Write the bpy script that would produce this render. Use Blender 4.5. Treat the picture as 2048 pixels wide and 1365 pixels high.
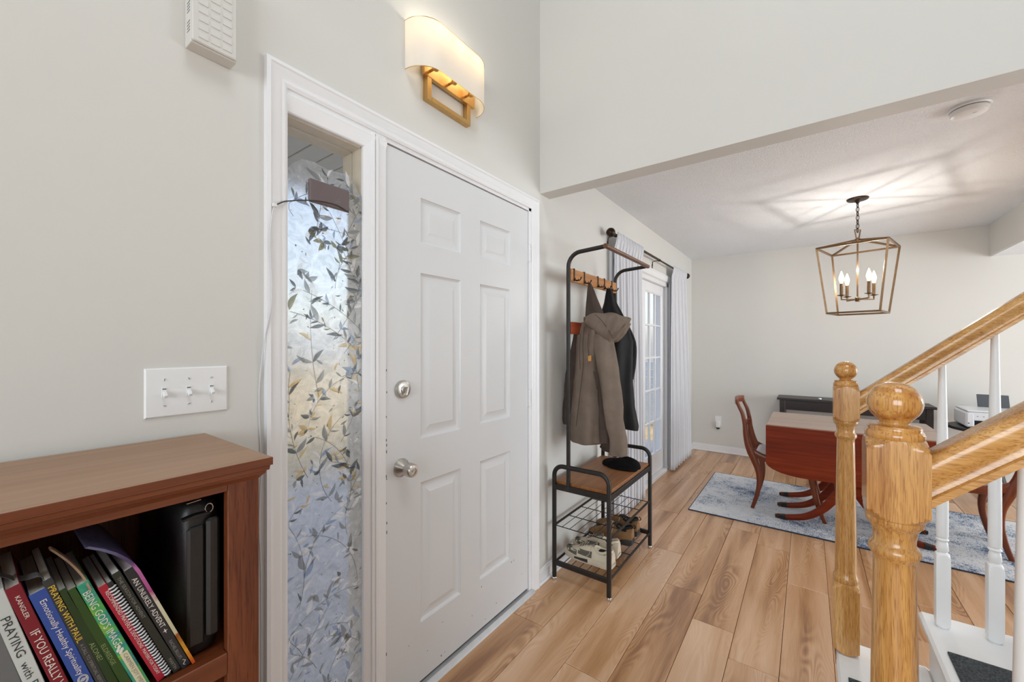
import bpy, bmesh, math, random
from mathutils import Vector, Matrix, noise as mnoise
PI = math.pi
# ---------------------------------------------------------------- scene, camera, world, lights
for o in list(bpy.data.objects):
    bpy.data.objects.remove(o)
scn = bpy.context.scene
COL = scn.collection
EYE = 1.335                      # eye height; X runs along the entry wall, Y towards it, Z up
cam_d = bpy.data.cameras.new('camera')
cam_d.sensor_width = 36.0
cam_d.lens = 36.0 * 811.0 / 2048.0
cam_d.shift_y = 8.5 / 2048.0
cam_d.clip_start = 0.02
cam = bpy.data.objects.new('camera', cam_d)
COL.objects.link(cam)
cam.location = (0, 0, EYE)
cam.rotation_euler = (PI / 2, 0, math.radians(36.08 - 90.0))
scn.camera = cam

world = bpy.data.worlds.new('world')
scn.world = world
world.use_nodes = True
wn = world.node_tree.nodes
wn.clear()
wo = wn.new('ShaderNodeOutputWorld')
wb = wn.new('ShaderNodeBackground')
ws = wn.new('ShaderNodeTexSky')
ws.sky_type = 'NISHITA'
ws.sun_disc = False
ws.sun_elevation = math.radians(38)
ws.sun_rotation = math.radians(180)
ws.air_density = 1.0
ws.dust_density = 3.0
wb.inputs['Strength'].default_value = 0.50
wm = wn.new('ShaderNodeMixRGB')                 # thin high cloud: sky washed towards white
wm.inputs[0].default_value = 0.55
wm.inputs[2].default_value = (1.7, 1.75, 1.85, 1)
world.node_tree.links.new(ws.outputs[0], wm.inputs[1])
world.node_tree.links.new(wm.outputs[0], wb.inputs['Color'])
world.node_tree.links.new(wb.outputs[0], wo.inputs['Surface'])

def area(name, loc, target, sx, sy, power, color):
    d = bpy.data.lights.new(name, 'AREA')
    d.shape = 'RECTANGLE'
    d.size = sx
    d.size_y = sy
    d.energy = power
    d.color = color
    o = bpy.data.objects.new(name, d)
    COL.objects.link(o)
    o.location = loc
    o.rotation_euler = (Vector(target) - Vector(loc)).to_track_quat('-Z', 'Y').to_euler()
    return o

sun_d = bpy.data.lights.new('sun', 'SUN')
sun_d.energy = 4.0
sun_d.angle = math.radians(1)
sun_d.color = (1.0, 0.93, 0.82)
sun = bpy.data.objects.new('sun', sun_d)
COL.objects.link(sun)
sun.location = (0, -6, 9)
sun.rotation_euler = Vector((0.15, 1.0, -0.80)).to_track_quat('-Z', 'Y').to_euler()
# unseen fill lights added behind, beside and above the camera
area('living_room_fill_light', (-3.45, -0.6, 1.7), (3, -0.2, 1.3), 2.6, 2.0, 108, (0.86, 0.94, 1.0))
area('kitchen_fill_light', (3.7, -4.4, 1.02), (3.7, 1, 1.35), 2.8, 1.9, 140, (0.84, 0.935, 1.0))
area('foyer_fill_light', (0.2, -0.9, 4.9), (0.2, -0.9, 0), 1.4, 1.4, 42, (0.87, 0.945, 1.0))

vs = scn.view_settings
vs.view_transform = 'Standard'
vs.look = 'None'
vs.gamma = 1.0
vs.use_curve_mapping = False
vs.exposure = 0.0

# ---------------------------------------------------------------- helpers
def lin(h):
    h = h.lstrip('#')
    r = []
    for i in (0, 2, 4):
        c = int(h[i:i + 2], 16) / 255.0
        r.append(c / 12.92 if c <= 0.04045 else ((c + 0.055) / 1.055) ** 2.4)
    return (r[0], r[1], r[2], 1.0)

ORG = {}
def _props(o, label, cat, group, kind):
    if label: o['label'] = label
    if cat: o['category'] = cat
    if group: o['group'] = group
    if kind: o['kind'] = kind
    return o

def thing(name, loc, label, cat, group=None, kind=None):
    o = bpy.data.objects.new(name, None)
    o.empty_display_size = 0.05
    COL.objects.link(o)
    o.location = loc
    ORG[o.name] = Vector(loc)
    return _props(o, label, cat, group, kind)

def copy_tree(o, loc=None, parent=None, rotz=None, label=None):
    c = o.copy()
    COL.objects.link(c)
    if parent is not None: c.parent = parent
    if loc is not None: c.location = loc
    if rotz is not None: c.rotation_euler = (0, 0, rotz)
    if label: c['label'] = label
    for ch in [x for x in bpy.data.objects if x.parent == o]:
        copy_tree(ch, parent=c)
    return c

class MB:
    def __init__(s):
        s.v = []; s.f = []; s.mi = []
    def add(s, vs_, fs, m=0):
        b = len(s.v)
        s.v += [tuple(p) for p in vs_]
        for f in fs:
            s.f.append(tuple(b + i for i in f)); s.mi.append(m)
        return s
    def obox(s, c, ax, h, b=0.0, m=0):
        c = Vector(c); ax = [Vector(a).normalized() for a in ax]
        if b <= 0:
            vv = [c + ax[0] * h[0] * i + ax[1] * h[1] * j + ax[2] * h[2] * k for i in (-1, 1) for j in (-1, 1) for k in (-1, 1)]
            return s.add(vv, [(0, 1, 3, 2), (4, 6, 7, 5), (0, 4, 5, 1), (2, 3, 7, 6), (0, 2, 6, 4), (1, 5, 7, 3)], m)
        b = min(b, 0.49 * min(h) * 2)
        vv = []; idx = {}
        for i in (-1, 1):
            for j in (-1, 1):
                for k in (-1, 1):
                    sg = (i, j, k)
                    for a in range(3):
                        idx[(sg, a)] = len(vv)
                        vv.append(c + sum((ax[q] * sg[q] * (h[q] - (0 if q == a else b)) for q in range(3)), Vector()))
        fs = []
        for a in range(3):
            p, q = [(1, 2), (2, 0), (0, 1)][a]
            for sg in (-1, 1):
                L = []
                for (x, y) in ((-1, -1), (1, -1), (1, 1), (-1, 1)):
                    t = [0, 0, 0]; t[a] = sg; t[p] = x; t[q] = y
                    L.append(idx[(tuple(t), a)])
                fs.append(L)
        for a in range(3):
            p, q = (a + 1) % 3, (a + 2) % 3
            for x in (-1, 1):
                for y in (-1, 1):
                    t0 = [0, 0, 0]; t0[a] = -1; t0[p] = x; t0[q] = y
                    t1 = list(t0); t1[a] = 1
                    fs.append([idx[(tuple(t0), p)], idx[(tuple(t1), p)], idx[(tuple(t1), q)], idx[(tuple(t0), q)]])
        for i in (-1, 1):
            for j in (-1, 1):
                for k in (-1, 1):
                    fs.append([idx[((i, j, k), a)] for a in range(3)])
        return s.add(vv, fs, m)
    def box(s, x0, x1, y0, y1, z0, z1, b=0.0, m=0):
        return s.obox(((x0 + x1) / 2, (y0 + y1) / 2, (z0 + z1) / 2), ((1, 0, 0), (0, 1, 0), (0, 0, 1)),
                      (abs(x1 - x0) / 2, abs(y1 - y0) / 2, abs(z1 - z0) / 2), b, m)
    def loft(s, rings, caps=True, m=0, closed=True):
        n = len(rings[0]); fs = []
        vv = [p for r in rings for p in r]
        for i in range(len(rings) - 1):
            for j in range(n if closed else n - 1):
                k = (j + 1) % n
                fs.append((i * n + j, i * n + k, (i + 1) * n + k, (i + 1) * n + j))
        if caps and closed:
            fs.append(tuple(range(n - 1, -1, -1)))
            fs.append(tuple((len(rings) - 1) * n + j for j in range(n)))
        return s.add(vv, fs, m)
    def tube(s, pts, r, n=10, caps=True, m=0, closed=False, sec=None):
        pts = [Vector(p) for p in pts]
        N = len(pts)
        rr = r if isinstance(r, (list, tuple)) else [r] * N
        tg = []
        for i in range(N):
            if closed: a, b = pts[i - 1], pts[(i + 1) % N]
            else: a, b = pts[max(0, i - 1)], pts[min(N - 1, i + 1)]
            d = b - a
            tg.append(d.normalized() if d.length > 1e-9 else Vector((0, 0, 1)))
        up = Vector((0, 0, 1)) if abs(tg[0].z) < 0.9 else Vector((1, 0, 0))
        x = tg[0].cross(up).normalized()
        rings = []
        for i in range(N):
            x = (x - tg[i] * x.dot(tg[i])).normalized()
            y = tg[i].cross(x)
            if sec:
                rings.append([pts[i] + x * a * rr[i] + y * b * rr[i] for a, b in sec])
            else:
                rings.append([pts[i] + (x * math.cos(2 * PI * k / n) + y * math.sin(2 * PI * k / n)) * rr[i] for k in range(n)])
        if closed:
            rings.append(rings[0]); return s.loft(rings, False, m)
        return s.loft(rings, caps, m)
    def sweep(s, pts, side, w, h, m=0):
        # rectangular bar along pts; "side" is the constant direction of its width w; h is the other size (number or list)
        pts = [Vector(p) for p in pts]; side = Vector(side).normalized(); N = len(pts)
        hh = h if isinstance(h, (list, tuple)) else [h] * N
        ww = w if isinstance(w, (list, tuple)) else [w] * N
        rings = []
        for i in range(N):
            d = (pts[min(N - 1, i + 1)] - pts[max(0, i - 1)]).normalized()
            y = d.cross(side).normalized()
            a, b = ww[i] / 2, hh[i] / 2
            c = min(a, b) * 0.35
            rings.append([pts[i] + side * p + y * q for p, q in ((-a, -b + c), (-a + c, -b), (a - c, -b), (a, -b + c), (a, b - c), (a - c, b), (-a + c, b), (-a, b - c))])
        return s.loft(rings, True, m)
    def lathe(s, prof, o=(0, 0, 0), ax=(0, 0, 1), n=24, m=0, caps=True):
        o = Vector(o); ax = Vector(ax).normalized()
        up = Vector((1, 0, 0)) if abs(ax.x) < 0.9 else Vector((0, 1, 0))
        x = (up - ax * up.dot(ax)).normalized(); y = ax.cross(x)
        rings = [[o + ax * h + (x * math.cos(2 * PI * k / n) + y * math.sin(2 * PI * k / n)) * max(r, 1e-5) for k in range(n)] for r, h in prof]
        return s.loft(rings, caps, m)
    def prism(s, poly, fn, a, b, m=0):
        # poly: list of 2d points; fn(p, q, t) -> 3d point; extruded from t=a to t=b
        n = len(poly)
        vv = [fn(p, q, a) for p, q in poly] + [fn(p, q, b) for p, q in poly]
        fs = [tuple(range(n)), tuple(range(2 * n - 1, n - 1, -1))]
        fs += [(i, (i + 1) % n, n + (i + 1) % n, n + i) for i in range(n)]
        return s.add(vv, fs, m)
    def sphere(s, c, r, n=16, k=10, m=0):
        rx, ry, rz = r if isinstance(r, (list, tuple)) else (r, r, r)
        rings = []
        for i in range(k + 1):
            t = -PI / 2 + PI * i / k
            cr = max(math.cos(t), 1e-4)
            rings.append([(c[0] + rx * cr * math.cos(2 * PI * j / n), c[1] + ry * cr * math.sin(2 * PI * j / n), c[2] + rz * math.sin(t)) for j in range(n)])
        return s.loft(rings, True, m)
    def build(s, name, mats, parent=None, smooth=35, label=None, cat=None, group=None, kind=None, recalc=True, org=None, mods=None):
        if not isinstance(mats, (list, tuple)): mats = [mats]
        if parent is not None: o0 = ORG[parent.name]
        elif org is not None: o0 = Vector(org)
        else:
            xs = [p[0] for p in s.v]; ys = [p[1] for p in s.v]; zs = [p[2] for p in s.v]
            o0 = Vector(((min(xs) + max(xs)) / 2, (min(ys) + max(ys)) / 2, min(zs)))
        me = bpy.data.meshes.new(name)
        me.from_pydata([(p[0] - o0.x, p[1] - o0.y, p[2] - o0.z) for p in s.v], [], s.f)
        for mt in mats: me.materials.append(mt)
        me.polygons.foreach_set('material_index', s.mi)
        if recalc:
            bm = bmesh.new(); bm.from_mesh(me)
            bmesh.ops.recalc_face_normals(bm, faces=bm.faces)
            bm.to_mesh(me); bm.free()
        if smooth:
            me.polygons.foreach_set('use_smooth', [True] * len(me.polygons))
            me.set_sharp_from_angle(angle=math.radians(smooth))
        me.update()
        o = bpy.data.objects.new(name, me)
        COL.objects.link(o)
        if parent is not None: o.parent = parent
        else: o.location = o0
        ORG[o.name] = o0
        if mods:
            for t, kw in mods:
                md = o.modifiers.new(t.lower(), t)
                for k_, v_ in kw.items(): setattr(md, k_, v_)
        return _props(o, label, cat, group, kind)

# ---- materials
def nodes(name):
    m = bpy.data.materials.new(name)
    m.use_nodes = True
    nt = m.node_tree
    nt.nodes.clear()
    out = nt.nodes.new('ShaderNodeOutputMaterial')
    b = nt.nodes.new('ShaderNodeBsdfPrincipled')
    nt.links.new(b.outputs[0], out.inputs['Surface'])
    return m, nt, b, out

def N(nt, t, **kw):
    n = nt.nodes.new(t)
    for k, v in kw.items():
        if k in n.inputs: n.inputs[k].default_value = v
        else: setattr(n, k, v)
    return n

def coords(nt, scale=(1, 1, 1), which='Object', rnd=0.0, rot=(0, 0, 0)):
    tc = N(nt, 'ShaderNodeTexCoord')
    mp = N(nt, 'ShaderNodeMapping')
    mp.inputs['Scale'].default_value = scale
    mp.inputs['Rotation'].default_value = rot
    nt.links.new(tc.outputs[which], mp.inputs['Vector'])
    if rnd:
        oi = N(nt, 'ShaderNodeObjectInfo')
        ml = N(nt, 'ShaderNodeMath', operation='MULTIPLY'); ml.inputs[1].default_value = rnd
        cb = N(nt, 'ShaderNodeCombineXYZ')
        nt.links.new(oi.outputs['Random'], ml.inputs[0])
        for i in range(3): nt.links.new(ml.outputs[0], cb.inputs[i])
        nt.links.new(cb.outputs[0], mp.inputs['Location'])
    return mp.outputs[0]

def ramp(nt, fac, stops):
    r = N(nt, 'ShaderNodeValToRGB')
    el = r.color_ramp.elements
    while len(el) < len(stops): el.new(0.5)
    for e, (p, c) in zip(el, stops):
        e.position = p
        e.color = lin(c) if isinstance(c, str) else c
    nt.links.new(fac, r.inputs[0])
    return r.outputs[0]

def bump(nt, b, h, strength, dist=0.001):
    n = N(nt, 'ShaderNodeBump')
    n.inputs['Strength'].default_value = strength
    n.inputs['Distance'].default_value = dist
    nt.links.new(h, n.inputs['Height'])
    nt.links.new(n.outputs[0], b.inputs['Normal'])

def plain(name, c, rough=0.5, metal=0.0, var=0.06, scale=8.0, bmp=0.0, bscale=200.0, spec=0.5, stretch=(1, 1, 1), coat=0.0, dist=0.001, c2=None):
    m, nt, b, out = nodes(name)
    base = lin(c)
    vec = coords(nt, stretch)
    nz = N(nt, 'ShaderNodeTexNoise', Scale=scale, Detail=4.0)
    nt.links.new(vec, nz.inputs['Vector'])
    if c2: lo, hi = base, lin(c2)
    else:
        lo = tuple(max(0, x * (1 - var)) for x in base[:3]) + (1,)
        hi = tuple(min(1, x * (1 + var)) for x in base[:3]) + (1,)
    col = ramp(nt, nz.outputs['Fac'], [(0.3, lo), (0.7, hi)])
    nt.links.new(col, b.inputs['Base Color'])
    b.inputs['Roughness'].default_value = rough
    b.inputs['Metallic'].default_value = metal
    b.inputs['Specular IOR Level'].default_value = spec
    if coat:
        b.inputs['Coat Weight'].default_value = coat
        b.inputs['Coat Roughness'].default_value = 0.12
    if bmp:
        n2 = N(nt, 'ShaderNodeTexNoise', Scale=bscale, Detail=3.0)
        nt.links.new(vec, n2.inputs['Vector'])
        bump(nt, b, n2.outputs['Fac'], bmp, dist)
    return m

def wood(name, dark, mid, light, along='z', grain=90.0, fine=1.0, rough=0.35, coat=0.0, rnd=0.0, ring=0.0, bmp=0.15, long=0.06, spec=0.5, pore=0.0, pdark=0.55):
    """timber: long streaks along one axis, plus optional ring figure"""
    m, nt, b, out = nodes(name)
    st = {'x': (long, 1, 1), 'y': (1, long, 1), 'z': (1, 1, long)}[along]
    vec = coords(nt, st, rnd=rnd)
    wp = N(nt, 'ShaderNodeTexNoise', Scale=grain * 0.12, Detail=3.0)
    nt.links.new(vec, wp.inputs['Vector'])
    nz = N(nt, 'ShaderNodeTexNoise', Scale=grain, Detail=5.0, Distortion=0.6)
    nt.links.new(vec, nz.inputs['Vector'])
    mx = N(nt, 'ShaderNodeMath', operation='MULTIPLY_ADD')
    nt.links.new(wp.outputs['Fac'], mx.inputs[0]); mx.inputs[1].default_value = 0.55
    ml = N(nt, 'ShaderNodeMath', operation='MULTIPLY'); ml.inputs[1].default_value = 0.45 * fine
    nt.links.new(nz.outputs['Fac'], ml.inputs[0]); nt.links.new(ml.outputs[0], mx.inputs[2])
    fac = mx.outputs[0]
    if ring:
        wv = N(nt, 'ShaderNodeTexWave', wave_type='RINGS', rings_direction={'x': 'X', 'y': 'Y', 'z': 'Z'}[along])
        wv.inputs['Scale'].default_value = ring
        wv.inputs['Distortion'].default_value = 5.0
        wv.inputs['Detail'].default_value = 2.0
        wv.inputs['Detail Scale'].default_value = 1.2
        nt.links.new(vec, wv.inputs['Vector'])
        m2 = N(nt, 'ShaderNodeMath', operation='MULTIPLY_ADD')
        nt.links.new(wv.outputs['Fac'], m2.inputs[0]); m2.inputs[1].default_value = 0.22
        m3 = N(nt, 'ShaderNodeMath', operation='SUBTRACT'); m3.inputs[1].default_value = 0.11
        nt.links.new(fac, m3.inputs[0]); nt.links.new(m3.outputs[0], m2.inputs[2])
        fac = m2.outputs[0]
    col = ramp(nt, fac, [(0.30, dark), (0.5, mid), (0.70, light)])
    if pore:      # dark open pores of oak: short fine streaks
        v5 = coords(nt, {'x': (0.045, 1, 1), 'y': (1, 0.045, 1), 'z': (1, 1, 0.045)}[along], rnd=rnd)
        n5 = N(nt, 'ShaderNodeTexNoise', Scale=pore, Detail=2.0, Distortion=0.5)
        nt.links.new(v5, n5.inputs['Vector'])
        r5 = ramp(nt, n5.outputs['Fac'], [(0.36, (pdark, pdark * 0.86, pdark * 0.7, 1)), (0.50, (1, 1, 1, 1))])
        mm = N(nt, 'ShaderNodeMixRGB', blend_type='MULTIPLY'); mm.inputs[0].default_value = 1.0
        nt.links.new(col, mm.inputs[1]); nt.links.new(r5, mm.inputs[2]); col = mm.outputs[0]
    nt.links.new(col, b.inputs['Base Color'])
    b.inputs['Roughness'].default_value = rough
    b.inputs['Specular IOR Level'].default_value = spec
    if coat:
        b.inputs['Coat Weight'].default_value = coat
        b.inputs['Coat Roughness'].default_value = 0.08
    if bmp: bump(nt, b, nz.outputs['Fac'], bmp, 0.0006)
    return m

def emit(name, c, strength):
    m = bpy.data.materials.new(name); m.use_nodes = True
    nt = m.node_tree; nt.nodes.clear()
    out = nt.nodes.new('ShaderNodeOutputMaterial')
    e = N(nt, 'ShaderNodeEmission', Color=lin(c), Strength=strength)
    nt.links.new(e.outputs[0], out.inputs['Surface'])
    return m

def text(s, height, width=None, thick=0.0003, bold=0.0):
    cu = bpy.data.curves.new('text', 'FONT')
    cu.body = s; cu.size = 1.0; cu.extrude = 0.0; cu.resolution_u = 2; cu.offset = bold
    o = bpy.data.objects.new('text', cu)
    COL.objects.link(o)
    bpy.context.view_layer.update()
    dg = bpy.context.evaluated_depsgraph_get()
    me = bpy.data.meshes.new_from_object(o.evaluated_get(dg))
    pts = [v.co.copy() for v in me.vertices]; fs = [tuple(p.vertices) for p in me.polygons]
    bpy.data.objects.remove(o); bpy.data.curves.remove(cu); bpy.data.meshes.remove(me)
    x0 = min(p.x for p in pts); x1 = max(p.x for p in pts); y0 = min(p.y for p in pts); y1 = max(p.y for p in pts)
    sy = height / (y1 - y0); sx = (width / (x1 - x0)) if width else sy
    return [((p.x - x0) * sx, (p.y - y0) * sy) for p in pts], fs

def lerp(a, b, t): return a + (b - a) * t
def smooth_path(pts, k=6, closed=False):
    P = [Vector(p) for p in pts]; n = len(P); out = []
    rng = range(n) if closed else range(n - 1)
    for i in rng:
        if closed: p0, p1, p2, p3 = P[i - 1], P[i], P[(i + 1) % n], P[(i + 2) % n]
        else: p0, p1, p2, p3 = P[max(0, i - 1)], P[i], P[i + 1], P[min(n - 1, i + 2)]
        for j in range(k):
            t = j / k
            out.append(0.5 * ((2 * p1) + (p2 - p0) * t + (2 * p0 - 5 * p1 + 4 * p2 - p3) * t * t + (3 * p1 - p0 - 3 * p2 + p3) * t ** 3))
    if not closed: out.append(P[-1])
    return out

def interp(tab, x):
    if x <= tab[0][0]: return tab[0][1]
    for (a, va), (b, vb) in zip(tab, tab[1:]):
        if x <= b:
            t = (x - a) / (b - a)
            if isinstance(va, tuple): return tuple(lerp(p, q, t) for p, q in zip(va, vb))
            return lerp(va, vb, t)
    return tab[-1][1]
# ---------------------------------------------------------------- materials
M = {}
M['wall'] = plain('wall_paint', '#D9D7D2', 0.55, var=0.012, scale=2.0, bmp=0.06, bscale=350, spec=0.3)
M['ceil'] = plain('ceiling_texture', '#ECEEF1', 0.9, var=0.02, scale=60, bmp=0.9, bscale=140, spec=0.1, dist=0.006)
M['ceil_smooth'] = plain('ceiling_paint', '#E4E4E2', 0.85, var=0.01, spec=0.1)
M['trim'] = plain('white_trim_paint', '#EEEEF0', 0.32, var=0.012, scale=6)
M['door'] = plain('door_paint', '#DEDFE1', 0.38, var=0.012, scale=4, bmp=0.03, bscale=120)
M['white'] = plain('white_plastic', '#ECECEC', 0.35, var=0.01)
M['chime'] = plain('aged_white_plastic', '#D6D4CF', 0.5, var=0.01)
M['dark_gap'] = plain('dark_gap', '#1C1A18', 0.9)
M['jamb_out'] = plain('exterior_jamb', '#CFC3AE', 0.7, var=0.08, scale=15, bmp=0.2)
M['nickel'] = plain('satin_nickel', '#C4C0BA', 0.28, metal=1.0, var=0.03)
M['brass'] = plain('brushed_brass', '#CFAA70', 0.32, metal=1.0, var=0.06, scale=60, stretch=(1, 1, .1))
M['bronze'] = plain('dark_bronze', '#3A2B21', 0.38, metal=0.75, var=0.15, scale=30)
M['bronze2'] = plain('antique_bronze', '#7A6046', 0.35, metal=0.85, var=0.15, scale=25)
M['blackmetal'] = plain('black_metal', '#2B2725', 0.42, metal=0.4, var=0.12, scale=20)
M['rubber'] = plain('black_rubber', '#191818', 0.7)
M['chrome'] = plain('chrome', '#D8D8DA', 0.12, metal=1.0, var=0.01)
M['rackwood'] = wood('rack_board', '#6B3C1A', '#8F5A2C', '#A87440', along='x', grain=60, rough=0.45, bmp=0.08)
M['hookwood'] = wood('hook_board', '#8A4F20', '#B4783C', '#CE9655', along='x', grain=50, rough=0.5, bmp=0.08)
M['redwood'] = wood('lower_board', '#6A2411', '#8A371C', '#A24A28', along='x', grain=50, rough=0.45, bmp=0.08)
M['oak'] = wood('golden_oak', '#B0783A', '#D7A35F', '#E8BE88', along='z', grain=170, rough=0.26, coat=0.5, bmp=0.06, long=0.05, fine=0.8, pore=620, pdark=0.66)
M['oak_y'] = wood('golden_oak_rail', '#B0783A', '#D7A35F', '#E8BE88', along='y', grain=150, rough=0.26, coat=0.5, bmp=0.06, long=0.05, fine=0.8, pore=560, pdark=0.66)
M['oak_end'] = wood('oak_turned', '#A0642A', '#C68A44', '#DAA660', along='z', grain=110, rough=0.2, coat=0.6, bmp=0.05, long=0.4, ring=22, pore=400, pdark=0.7)
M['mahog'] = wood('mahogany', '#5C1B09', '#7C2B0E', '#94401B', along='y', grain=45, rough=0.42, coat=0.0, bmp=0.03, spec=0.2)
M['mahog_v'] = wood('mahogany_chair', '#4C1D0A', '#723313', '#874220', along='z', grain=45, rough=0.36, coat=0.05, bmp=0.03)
M['mahog_top_glare'] = wood('mahogany_top_glare', '#8C6850', '#9C785E', '#AA886E', along='y', grain=45, rough=0.28, coat=0.3, bmp=0.02)  # glare on the table top put into the colour, paler than the leaves
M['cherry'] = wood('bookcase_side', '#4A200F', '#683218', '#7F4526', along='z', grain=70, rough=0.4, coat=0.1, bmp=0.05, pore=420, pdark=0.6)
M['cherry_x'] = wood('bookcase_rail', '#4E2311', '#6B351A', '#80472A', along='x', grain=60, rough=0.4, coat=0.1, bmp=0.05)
M['cherry_top_glare'] = wood('bookcase_top_glare', '#8C684E', '#9E7A5E', '#AC886C', along='x', grain=40, rough=0.42, bmp=0.04)  # same wood as the sides, with the top's glare put into the colour
M['espresso'] = plain('espresso_wood', '#2A2220', 0.4, var=0.15, scale=20, stretch=(1, .1, 1))
M['blacktop'] = plain('black_table', '#262423', 0.4, var=0.08)
M['stairwhite'] = plain('stair_paint', '#F4F4F4', 0.4, var=0.02, scale=10, bmp=0.05, bscale=60)
M['coat'] = plain('brown_duck_canvas', '#786A5F', 0.9, var=0.12, scale=14, bmp=0.35, bscale=420, spec=0.15)
M['coat_dark'] = plain('brown_canvas_dark', '#4E423C', 0.9, var=0.12, scale=14, bmp=0.3, bscale=420, spec=0.1)  # darker copy of the coat brown: gap, hood top, far sleeve, seams
M['vest'] = plain('black_nylon', '#121112', 0.62, var=0.2, scale=20, bmp=0.3, bscale=90, spec=0.3)
M['capm'] = plain('black_knit', '#141213', 0.95, var=0.25, scale=40, bmp=0.6, bscale=300, spec=0.1)
M['patch'] = plain('tan_patch', '#C68A45', 0.7)
def curtain_mat():
    m = bpy.data.materials.new('white_curtain'); m.use_nodes = True
    nt = m.node_tree; nt.nodes.clear()
    out = nt.nodes.new('ShaderNodeOutputMaterial')
    d = N(nt, 'ShaderNodeBsdfDiffuse', Color=lin('#E6E6EA')); t = N(nt, 'ShaderNodeBsdfTranslucent', Color=lin('#E6E6EA'))
    mx = N(nt, 'ShaderNodeMixShader'); mx.inputs[0].default_value = 0.22
    v = coords(nt, (1, 1, 1)); nz = N(nt, 'ShaderNodeTexNoise', Scale=500.0, Detail=2.0); nt.links.new(v, nz.inputs['Vector'])
    bp = N(nt, 'ShaderNodeBump'); bp.inputs['Strength'].default_value = 0.15; bp.inputs['Distance'].default_value = 0.001
    nt.links.new(nz.outputs['Fac'], bp.inputs['Height']); nt.links.new(bp.outputs[0], d.inputs['Normal'])
    nt.links.new(d.outputs[0], mx.inputs[1]); nt.links.new(t.outputs[0], mx.inputs[2]); nt.links.new(mx.outputs[0], out.inputs['Surface'])
    return m
M['curtain'] = curtain_mat()
M['snk_white'] = plain('cream_leather', '#CFC3AE', 0.6, var=0.08, scale=20)
M['snk_grey'] = plain('grey_mesh', '#5E5A52', 0.85, var=0.2, scale=120)
M['tan'] = plain('tan_nubuck', '#8A6744', 0.85, var=0.12, scale=30)
M['sole'] = plain('dark_sole', '#33322F', 0.8, var=0.1)
M['blackcloth'] = plain('black_lining', '#151414', 0.95)
M['lace'] = plain('lace', '#BFB199', 0.9)
M['leather'] = plain('black_leather', '#1D1C1C', 0.42, var=0.15, scale=40, bmp=0.3, bscale=260)
M['seatcloth'] = plain('pale_seat_fabric', '#CFC5C2', 0.9, var=0.08, scale=60)
M['brasscap'] = plain('dark_foot_cap', '#3B3A38', 0.35, metal=0.8)
M['printer'] = plain('printer_white', '#E2E4E8', 0.35, var=0.01)
M['grey'] = plain('grey_plastic', '#4E5257', 0.5)
M['matdark'] = plain('charcoal_carpet', '#23272B', 0.95, var=0.5, scale=220, bmp=1.0, bscale=350, dist=0.003, c2='#5E6468')
M['mauve'] = plain('mauve_plastic', '#6C5F60', 0.35, var=0.03)
M['blackcable'] = plain('black_cable', '#3A3432', 0.5)
M['cable'] = plain('white_cable', '#D9D9DC', 0.5)
M['paper'] = plain('book_pages', '#C9C4BA', 0.9, var=0.12, scale=300, stretch=(1, .02, .02))
M['steel'] = plain('threshold_metal', '#C6C8CB', 0.4, metal=0.35, var=0.06, scale=20)
M['bareedge'] = plain('bare_wood_edge', '#A87644', 0.7, var=0.2, scale=60)

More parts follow.
